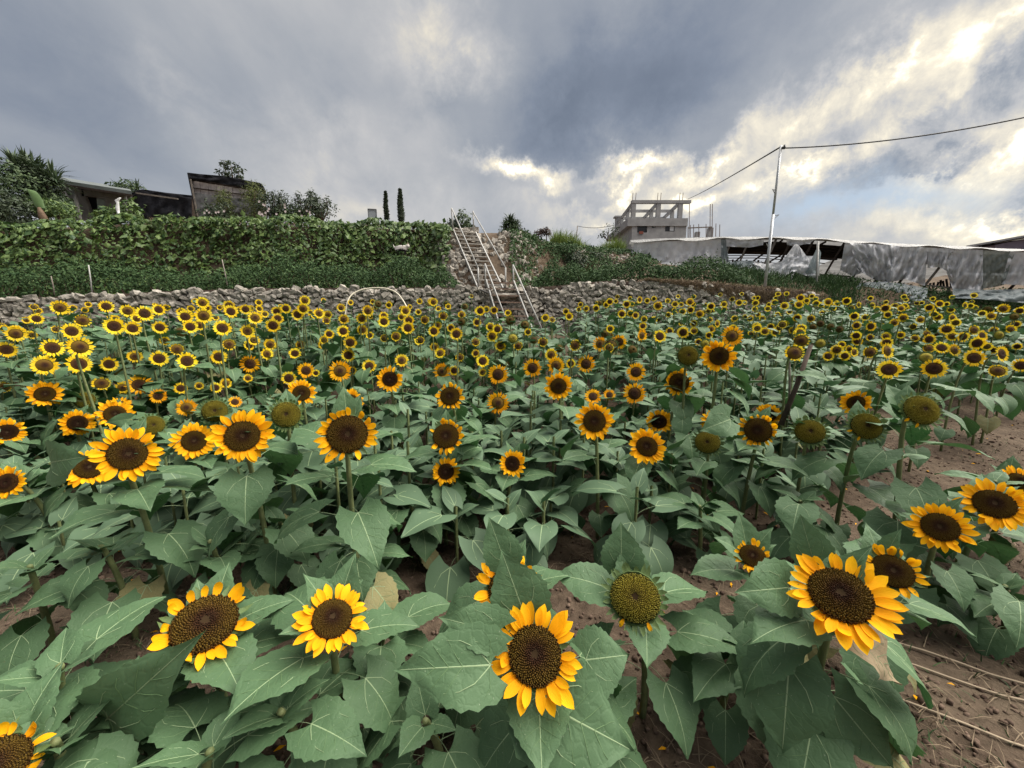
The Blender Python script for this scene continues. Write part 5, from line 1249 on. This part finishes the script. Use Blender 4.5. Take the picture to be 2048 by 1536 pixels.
# ---- yellow flowers further back, read off the photograph tile by tile (origin x, scale 7.877 from y = 590)
TILES = {
0: "945,200,250 1390,150,100 1675,180,210 2010,250,220 575,375,150L 415,395,100L 250,610,270 465,630,150 20,490,120 1130,570,220L 1800,490,290 1750,360,120 100,860,270 825,830,250L 1260,815,290L 700,1105,340 1245,1085,330 1720,1090,200L 1600,1395,270m 1930,1460,210 60,1450,220m 1300,400,250m",
260: "230,290,260 110,370,180 40,525,240 450,230,160L 570,200,120 470,510,220 870,340,230 810,270,150 1160,325,270 950,500,230 1095,475,190 1140,120,200 1190,205,180 1590,260,220 1560,170,190 1820,225,180 1970,360,230 1455,520,270 1850,570,230 2030,120,120 80,970,220 460,1000,270 740,855,230m 900,1040,300 1400,975,250 1560,780,230m 1880,790,150L 800,1470,200 1090,1430,140 1350,1460,150L 1510,1390,180 1860,1310,150",
520: "205,480,240 280,370,190 260,260,170 405,215,170 590,310,200 680,215,200 705,85,180 930,290,190 1070,310,150 1050,400,150m 1280,200,150 1320,380,180 1310,570,210 1090,615,170 1000,780,180 1420,750,230 1390,950,230 1605,370,195 1700,250,200 1740,340,90 1615,550,190 1730,635,140 1950,420,200 1950,330,160 160,780,210 110,930,170L 550,920,200 640,780,170m 455,1310,240 880,1230,130 1450,1190,160 1720,1120,240 10,370,100 2030,160,120",
780: "465,100,110 685,110,155 245,250,180 180,345,130 295,400,190 280,520,225 550,390,170m 840,330,170m 1130,310,140 1420,250,175 1520,225,120 1640,240,140 1370,430,150 1890,380,160 1125,420,140g 750,480,150 690,570,200 960,520,150 1045,615,230 1580,500,160 1690,540,180 1610,650,200 1740,805,200 1940,680,170g 2020,800,180m 450,720,160 700,820,160 790,915,190 1100,980,170m 1350,740,170m 1350,920,150 1460,1040,230 185,1030,230 1820,1090,140g 1010,1190,180 1460,1220,150 95,650,190m 540,1250,110g",
1040: "775,335,145 955,150,95 1045,215,110 925,225,90 1200,210,120 1210,115,50 1415,105,130 1360,155,110 1680,145,140 1885,75,100R 2005,90,100 1605,300,150 1740,290,120 1820,320,130 1955,380,120 1935,490,140 365,740,190m 220,710,130g 620,840,140g 870,790,230m 490,940,220 1335,610,130g 1420,640,130m 1750,660,110m 800,1080,170 410,1080,110",
1300: "125,170,155 395,145,120 385,240,90 490,150,90 515,260,125 630,110,140 640,235,130 290,310,100 785,300,140 15,400,95 55,480,100 130,380,90g 340,480,100 495,440,110 310,570,140 520,590,200 690,450,130 690,565,140 155,650,230 960,180,135 970,260,100 1165,145,115 1170,220,90 1405,120,120 1650,220,95 1855,215,110 1965,115,115 940,390,110 1060,450,110R 965,535,140 930,635,130 765,740,130 870,770,150g 1320,400,100m 1500,345,90 1580,370,110 1700,310,100 1770,370,110 1680,490,140 1900,500,130 1810,575,150 1590,610,120 1655,655,120 2010,310,100 1860,760,110 1800,830,110 2000,810,110 1440,520,100",
1560: "325,45,135 300,150,140 420,90,105 70,170,135 150,265,100 10,300,80 270,360,140 485,370,135 570,130,110 635,150,90 760,110,140 735,185,100 850,190,100R 550,55,60 1050,95,140 1240,155,90R 700,270,90 770,285,80 1170,335,150 1205,480,150 1355,420,110 1430,495,170 1660,210,150 1790,175,95 1910,210,130 1990,200,90 1890,270,100 1700,310,130 1940,360,150 1800,435,140 1620,500,120 80,460,130 335,525,160 200,560,130 525,500,110g 580,600,110g 800,500,120g 940,540,120g 640,450,120g 40,690,120 1200,640,160 1215,730,160 1420,670,140 1400,780,120 1820,590,110 1900,630,130 1670,650,150 1680,750,180 1690,880,230R 1420,900,240m 330,720,280m 230,910,340m 640,760,160g 760,720,120 820,760,120 975,780,130 895,865,190 760,965,170 1020,960,170 1090,850,130 1170,900,140R 15,790,80",
1788: "720,140,140 555,200,140 1120,165,100R 1205,170,100 1280,195,90 1720,215,170 1980,250,140 1390,290,120 1530,330,150 1525,255,100 690,350,130 920,360,120R 415,390,130 300,500,120m 570,520,120 830,540,200 920,650,170 1090,660,190 1000,600,90 330,680,130 555,700,190 545,840,190m 510,980,190g 750,830,220 950,870,180R 690,620,100g 520,610,140m 1260,550,200m 1390,640,160R 1310,760,230 1780,830,120g 1660,630,150g 1570,560,130 1840,540,160 1920,460,130 1970,620,120 1940,810,130 2000,740,100 1560,870,130 1700,930,230R 1900,340,120g"}
FAR = []
for x0, txt in TILES.items():
    for tok in txt.split():
        sfx = tok[-1] if tok[-1].isalpha() else ''; X, Y_, Wp = (int(v) for v in tok.rstrip('LRmg').split(','))
        px, py, w = x0+X/7.877, 590+Y_/7.877, Wp/7.877*1.12
        turn = (lerp(.38, -.05, px/900) if px < 900 else lerp(-.05, .45, (px-900)/1150))
        face = (turn+random.uniform(-.25, .25), random.uniform(-.05, .3))
        if sfx == 'L': face = (.8, .15); w *= 1.25
        if sfx == 'R': face = (.85, .1); w *= 1.25
        kind = sfx if sfx in 'mg' and sfx else 'Y'
        if kind == 'g': w *= .85
        FAR.append((px, py, w, kind, face))
FAR.sort(key=lambda r: -r[2])
NPART = 300-len(NEAR)-19
HD = np.array([(r[0], r[1], r[2], head_depth(*r[:4])) for r in NEAR+FAR[:NPART]])
for r in NEAR: sunflower(*r[:5], label=r[5], leafs=.98 if r[1] > 1000 else 1.0)
COLS = [(0, 180, "at the field's left end"), (180, 360, 'below the grey hut'), (360, 560, 'below the black topped screen'), (560, 690, 'left of the hose arch'), (690, 830, 'under the hose arch'),
        (830, 950, 'left of the stair foot'), (950, 1110, 'at the stair foot'), (1110, 1250, 'right of the stair foot'), (1250, 1400, 'below the unfinished building'), (1400, 1520, 'left of the utility pole'),
        (1520, 1620, 'below the utility pole'), (1620, 1740, 'below the weedy slope'), (1740, 1860, 'below the bluish hanging net'), (1860, 1960, 'below the greenhouse gap'), (1960, 2100, "at the field's right end")]
ROWS = [(0, 628, 'in the topmost row'), (628, 662, 'in the upper rows'), (662, 700, 'in the middle rows'), (700, 735, 'in the lower yellow rows'), (735, 2000, 'in the lowest yellow row')]
KIND = {'Y': 'yellow sunflower', 'm': 'faded half bare sunflower', 'g': 'green spent sunflower head'}
bins = {}
for r in FAR[:NPART]:
    c = next(t for a, b, t in COLS if r[0] < b); q = next(t for a, b, t in ROWS if r[1] < b); bins.setdefault((c, q, r[3]), []).append(r)
ORD = ['leftmost', 'second from left', 'third from left', 'fourth from left', 'fifth from left', 'sixth from left', 'seventh from left', 'eighth from left', 'ninth from left', 'tenth from left']
for (c, q, kd), lst in bins.items():
    lst.sort(key=lambda r: r[0])
    for k, r in enumerate(lst):
        which = '' if len(lst) == 1 else ('rightmost ' if k == len(lst)-1 else ORD[k]+' ')
        sunflower(*r, label=f'{which}{KIND[kd]} {q} {c}', group='yellow sunflowers in the back rows', nleaf=random.choice((8, 9, 10)))
# leafy plants without an open flower near the camera
for (px, py, D, lab) in (
    (850, 1440, 1.02, 'flowerless sunflower plant at the bottom left of the largest bloom'), (1180, 1470, 1.0, 'flowerless sunflower plant at the bottom right of the largest bloom'),
    (1490, 1290, 1.2, 'flowerless sunflower plant left of the big wide bloom'),
    (770, 1260, 1.3, 'flowerless sunflower plant between the swept back bloom and the largest bloom'),
    (260, 1400, 1.0, 'flowerless sunflower plant under the ragged leaf crossed bloom'), (110, 1480, .82, 'flowerless sunflower plant at the very bottom left corner'), (420, 1500, .85, 'flowerless sunflower plant at the bottom below the ragged bloom'),
    (2010, 1170, 1.6, 'flowerless sunflower plant cut by the right edge'), (1990, 960, 2.1, 'flowerless sunflower plant behind the dark centred pair at right'),
    (200, 1090, 1.6, 'flowerless sunflower plant under the large olive centred left bloom'), (420, 1080, 1.65, 'flowerless sunflower plant under the large symmetrical bloom'), (560, 1040, 1.9, 'flowerless sunflower plant under the huge fringed disc'),
    (820, 1010, 2.15, 'flowerless sunflower plant left of the small neat low blooms'), (1400, 1010, 2.2, 'flowerless sunflower plant under the leaf crossed bloom'), (1600, 1000, 2.2, 'flowerless sunflower plant under the row of three green seed heads'),
    (120, 1330, .95, 'budless leafy sunflower plant filling the lower left corner'), (560, 1420, .95, 'leafy flowerless sunflower plant at the bottom between two ragged blooms'),
                         (700, 1080, 1.75, 'leafy flowerless sunflower plant left of the bare soil in the middle'), (60, 1130, 1.5, 'leafy flowerless sunflower plant at the left edge')):
    sunflower(px, py, 90, 'O', (0, .3), lab, D=D, hide_head=True, leafs=.92)

# ---- single leaves that cross or stand over the near blooms, each on its own stalk from a plant nearby
def crossing_leaf(owner, pa, pb, D0, D1, wd=.85):
    a = P(pa[0], pa[1], D0); b = P(pb[0], pb[1], D1); L = (b-a).length/.98; x = (b-a).normalized(); n = (Vector((0, 0, EYE))-a); n = (n-x*n.dot(x)).normalized(); y = n.cross(x)
    m4 = Matrix((x, y, n)).transposed().to_4x4() @ Matrix.Diagonal((L, L*wd/.8, L, 1)); m4.translation = a
    link('leaf', LEAF_FLAT, owner, Matrix.Translation(-owner.location) @ m4)
LEAF_FLAT = leaf_mesh('leaf', 18, 8, 1.0, .8, .02, .0, .28, .62, .2, .09, 77)
OWN = {o['label']: o for o in SC.objects if o.get('category') == 'sunflower'}
big = OWN['largest open bloom at the bottom centre, facing up from broad leaves']
crossing_leaf(big, (1048, 1228), (1003, 1102), 1.06, 1.10, .9); crossing_leaf(big, (1010, 1125), (978, 1035), 1.2, 1.24, .8); crossing_leaf(big, (1000, 1265), (880, 1235), .98, .98, .7)
crossing_leaf(big, (985, 1330), (795, 1340), .92, .90, .75); crossing_leaf(big, (1075, 1400), (1262, 1500), .93, .86, 1.0); crossing_leaf(big, (1170, 1320), (1255, 1310), 1.0, 1.02, 1.3)
crossing_leaf(OWN['ragged bloom with curled petals crossed by a leaf at lower left'], (212, 1440), (409, 1262), .95, .93, .45)
crossing_leaf(OWN['petal-less green seed head standing alone right of the bottom centre bloom'], (1243, 1135), (1242, 1045), 1.33, 1.38, .95)
wide = OWN['big wide bloom at lower right above a browned dead leaf']
crossing_leaf(wide, (1628, 1125), (1600, 1028), 1.16, 1.2, .75); crossing_leaf(wide, (1580, 1175), (1470, 1185), 1.1, 1.06, .8); crossing_leaf(wide, (1578, 1330), (1565, 1500), 1.02, .95, .95); crossing_leaf(wide, (1665, 1390), (1780, 1530), 1.0, .93, .8)
crossing_leaf(OWN['bloom crossed by a leaf behind a round green seed head'], (1462, 838), (1400, 862), 2.35, 2.3, .9)
crossing_leaf(OWN['dark bloom hidden under a leaf below the large left bloom'], (100, 925), (178, 912), 1.6, 1.55, .8)
crossing_leaf(OWN['bloom with a leaf across it at left, above the large olive centred one'], (262, 838), (212, 845), 2.2, 2.15, .7)
# ---- the rest of the field: remaining small heads and leafy plants as one mass
def arrays(me):
    V = np.zeros(len(me.vertices)*3); me.vertices.foreach_get('co', V); Fq = []; I = []
    for p in me.polygons:
        v = list(p.vertices)
        for k in range(1, len(v)-1): Fq.append((v[0], v[k], v[k+1])); I.append(p.material_index)
    return V.reshape(-1, 3), np.array(Fq), np.array(I)
LA = {k: [arrays(m) for m in v] for k, v in LEAFF.items()}; LB = {k: [arrays(m) for m in v] for k, v in LEAFM.items()}
HA = {k: (arrays(RINGS['Y', 'petal_y', k]), arrays(DISC['Y', 0]), arrays(BACK['Y'][0])) for k in range(3)}
HM_ = {k: (arrays(RINGS['M', 'petal_y', k]), arrays(DISC['M', 0]), arrays(BACK['M'][0])) for k in range(3)}
HG_ = (None, arrays(DISC['G', 0]), arrays(BACK['G'][0]))
VV, FF, II = [], [], []; NB = 0
MATS = [M['leaf_far'], M['vein'], M['stem'], M['petal_y'], M['disc_far'] if 'disc_far' in M else mat('seed_disc_far', None, .85, .1, noisy((.035, .018, .008), (.11, .08, .018), 9)), M['green']]
def put(arr, m4, mi=None):
    global NB
    V, Fq, I = arr; A = np.array(m4); VV.append(V@A[:3, :3].T+A[:3, 3]); FF.append(Fq+NB); II.append(I if mi is None else np.full(len(Fq), mi)); NB += len(V)
TUBE = MB(); TUBE.tube([(0, 0, 0), (0, 0, .5), (0, 0, 1)], 1.0, 4, 0, False)
tm = mesh('tmp', TUBE.V, TUBE.F, M['stem']); TA = arrays(tm); bpy.data.meshes.remove(tm)
def mass_plant(base, h, head=None, face=None, c=None, rad=.1, nl=8, leafs=1.0):
    top = Vector((base.x, base.y, base.z+h)) if c is None else c-face*rad*.4
    d = top-base; m4 = Matrix.Translation(base) @ d.to_track_quat('Z', 'Y').to_matrix().to_4x4() @ Matrix.Diagonal((.010, .010, d.length, 1)); put(TA, m4, 2)
    az0 = random.uniform(0, 6.28)
    for k in range(nl):
        q = k/(nl-1); key = 'up' if q > .8 else 'mid' if q > .45 else 'hang'; size = (random.uniform(.12, .17) if q > .8 else random.uniform(.20, .28))*leafs
        p = base+d*lerp(.25, .94, q); az = az0+k*2.4+random.uniform(-.4, .4)
        put(random.choice((LB if base.y < 4.2 else LA)[key]), Matrix.LocRotScale(p, Euler((random.uniform(-.2, .2), random.uniform(-.2, .2), az)), Vector((size,)*3)))
    if head:
        hm = head_matrix(c, face, random.uniform(0, 6)) @ Matrix.Scale(rad*DFRAC[{'Y': 'Y', 'm': 'M', 'g': 'G'}[head]], 4)
        a = random.choice(HA) if head == 'Y' else random.choice(HM_) if head == 'm' else HG_
        if a[0]: put(a[0], hm, 3)
        put(a[1], hm, 4); put(a[2], hm, 5)
for (px, py, w, kind, face) in FAR[NPART:]:
    true = {'Y': .20, 'm': .19, 'g': .14}[kind]; D = min(F*true/w, 10.6)
    c = P(px, py, D)
    while D > 3 and (D > Yw(c.x)-.4 or c.z-field_z(D) > 1.45): D -= .1; c = P(px, py, D)
    rad = .5*w*proj(c)[2]/F; f = ((Vector((0, 0, EYE))-c).normalized()+Vector((face[0], 0, face[1]))).normalized(); b = Vector((c.x, c.y+.05, ground(c.x, c.y)-.03)); ALLP.append((b.x, b.y))
    mass_plant(b, 0, kind, f, c, rad, 7)
occ = np.array(ALLP)
for _ in range(9000):
    D = random.uniform(2.2, 13.0); X = random.uniform(-1.5, 1.5)*D
    if D > Yw(X)-.5 or X > 13: continue
    if X > lerp(1.2, 3.0, sstep((D-2.3)/1.2)) and D < 3.6: continue
    if X > .84*D and 3.3 <= D < 5.0+.10*(X-2.2): continue
    if -1.1 < X < 1.9 and D > 9.6: continue
    dd = np.hypot(occ[:, 0]-X, occ[:, 1]-D)
    if dd.min() < (.22 if D < 4.5 else .31): continue
    g = ground(X, D); h = random.uniform(.68, .95)-.03*sstep((D-4)/4)
    for hx, hy, hw, hd in HD[HD[:, 3] > D-.05]:
        if abs(hx-(1024+F*X/(D*CT))) < hw*.5+.17*F/D: h = min(h, P(hx, hy+hw*.55, D).z-g-.08)
    if h < .34: continue
    occ = np.vstack([occ, (X, D)]); b = Vector((X, D, g-.03)); u = random.random()
    if u < .34 and D > 5.2 and h > .62:
        h += random.uniform(.1, .3); c = Vector((X, D-.06, g+h+.02)); f = ((Vector((0, 0, EYE))-c).normalized()+Vector((random.uniform(-.3, .5), 0, random.uniform(0, .5)))).normalized(); mass_plant(b, h, 'g' if u < .03 else 'm' if u < .09 else 'Y', f, c, random.uniform(.075, .1), 8)
    else: mass_plant(b, h, nl=8, leafs=1.05)
o = link('sunflower_mass', npmesh('sunflower_mass', np.concatenate(VV), np.concatenate(FF), MATS, np.concatenate(II)))
tag(o, 'crowded leafy sunflower plants filling the field between the single blooms', 'sunflowers', 'sunflowers in the field', 'stuff')

# ------------------------------------------------------------------ litter on the soil
items = []
VVs, FFs, nb = [], [], 0
for _ in range(9000):
    D = random.uniform(.6, 5)**1.0; X = random.uniform(-1.6, 1.6)*D; s = random.uniform(.003, .010)*(1 if random.random() < .93 else 1.8)
    sv, sf = random.choice(SARR); A = np.array(Matrix.LocRotScale(Vector((X, D, ground(X, D)+s*.3)), Euler([random.uniform(0, 6) for _ in range(3)]), Vector((s*1.2, s, s*.8))))
    VVs.append(sv@A[:3, :3].T+A[:3, 3]); FFs.append(sf+nb); nb += len(sv)
tag(link('soil_clods', npmesh('soil_clods', np.concatenate(VVs), np.concatenate(FFs), mat('clod', None, .95, .1, noisy((.06, .04, .03), (.17, .12, .09), 12)))), 'loose clods and pebbles of brown soil between the plants', 'soil', kind='stuff')
pts = []
for _ in range(20000):
    D = random.uniform(.7, 6); X = random.uniform(-1.5, 1.6)*D
    if fbm(X*1.1, D*1.1, 71) > .42 or (X > .62*D and D < 2.4) or (X > 2.5 and 3.4 < D < 5.5): pts.append((X, D, ground(X, D)+.004))
pts = [p for p in pts if random.random() < .6]
tag(blades('dry_stalks', pts, .085, .004, G['dry'], lean=2.2), 'dry straw and grass stalks lying on the soil', 'straw', kind='stuff')
pts = [(x, y, z) for x, y, z in pts if random.random() < .5 and ((x > .9*y and y < 2.3) or fbm(x*2.2, y*2.2, 90) > .5)]
tag(blades('short_grass', pts, .05, .005, G['hedge'], lean=.7), 'short green weeds sprouting from the soil', 'weeds', kind='stuff')
V, Fq = [], []
for _ in range(260):
    D = random.uniform(.9, 5); X = random.uniform(-1.4, 1.5)*D; c = Vector((X, D, ground(X, D)+.012)); a = random.uniform(0, 6.28); d = Vector((math.cos(a), math.sin(a), random.uniform(-.1, .3)))*random.uniform(.012, .024); s = Vector((-d.y, d.x, 0))*.35; i = len(V)
    V += [c-d, c+s+Vector((0, 0, .006)), c+d, c-s+Vector((0, 0, .004))]; Fq += [(i, i+1, i+2, i+3)]
tag(link('fallen_petals', npmesh('fallen_petals', V, Fq, M['petal'])), 'fallen orange petals scattered on the soil', 'petals', kind='stuff')
for k in range(3):
    m = MB(); a = [(1.62, 1.72), (1.38, 1.42), (1.75, 1.52)][k]; b = [(2.25, 1.38), (2.1, 1.08), (2.3, 1.25)][k]
    pp = [Vector((lerp(a[0], b[0], t), lerp(a[1], b[1], t)+.03*math.sin(t*5+k), 0)) for t in np.linspace(0, 1, 9)]
    for p in pp: p.z = ground(p.x, p.y)+.012
    m.tube(pp, [.005]*8+[.002], 5)
    tag(m.build('dry_stalk', mat('straw_stalk', (.34, .27, .19), .8, .2), None, True), ['long pale dead stalk lying on the soil at lower right', 'shorter pale stalk lying nearest the bottom right', 'thin pale stalk lying between the two others'][k], 'stalk')
# a browned dead leaf under the wide bloom at lower right
dl = leafmat('dead_leaf', (.06, .042, .028), (.34, .27, .17), .8, .15, .1, nscale=9)
pbx = P(1725, 1285, .95); t = empty('dead_leaf', pbx, 'crumpled brown and tan dead leaf hanging under the wide lower right bloom', 'leaf')
lm = leaf_mesh('blade', 12, 6, 1, .8, .05, .2, -.2, .9, .3, .25, 5).copy(); lm.materials[0] = dl; lm.materials[1] = dl
link('blade', lm, t, Matrix.LocRotScale(Vector((-.05, 0, .02)), Euler((.3, .2, -.5)), Vector((.17,)*3)))
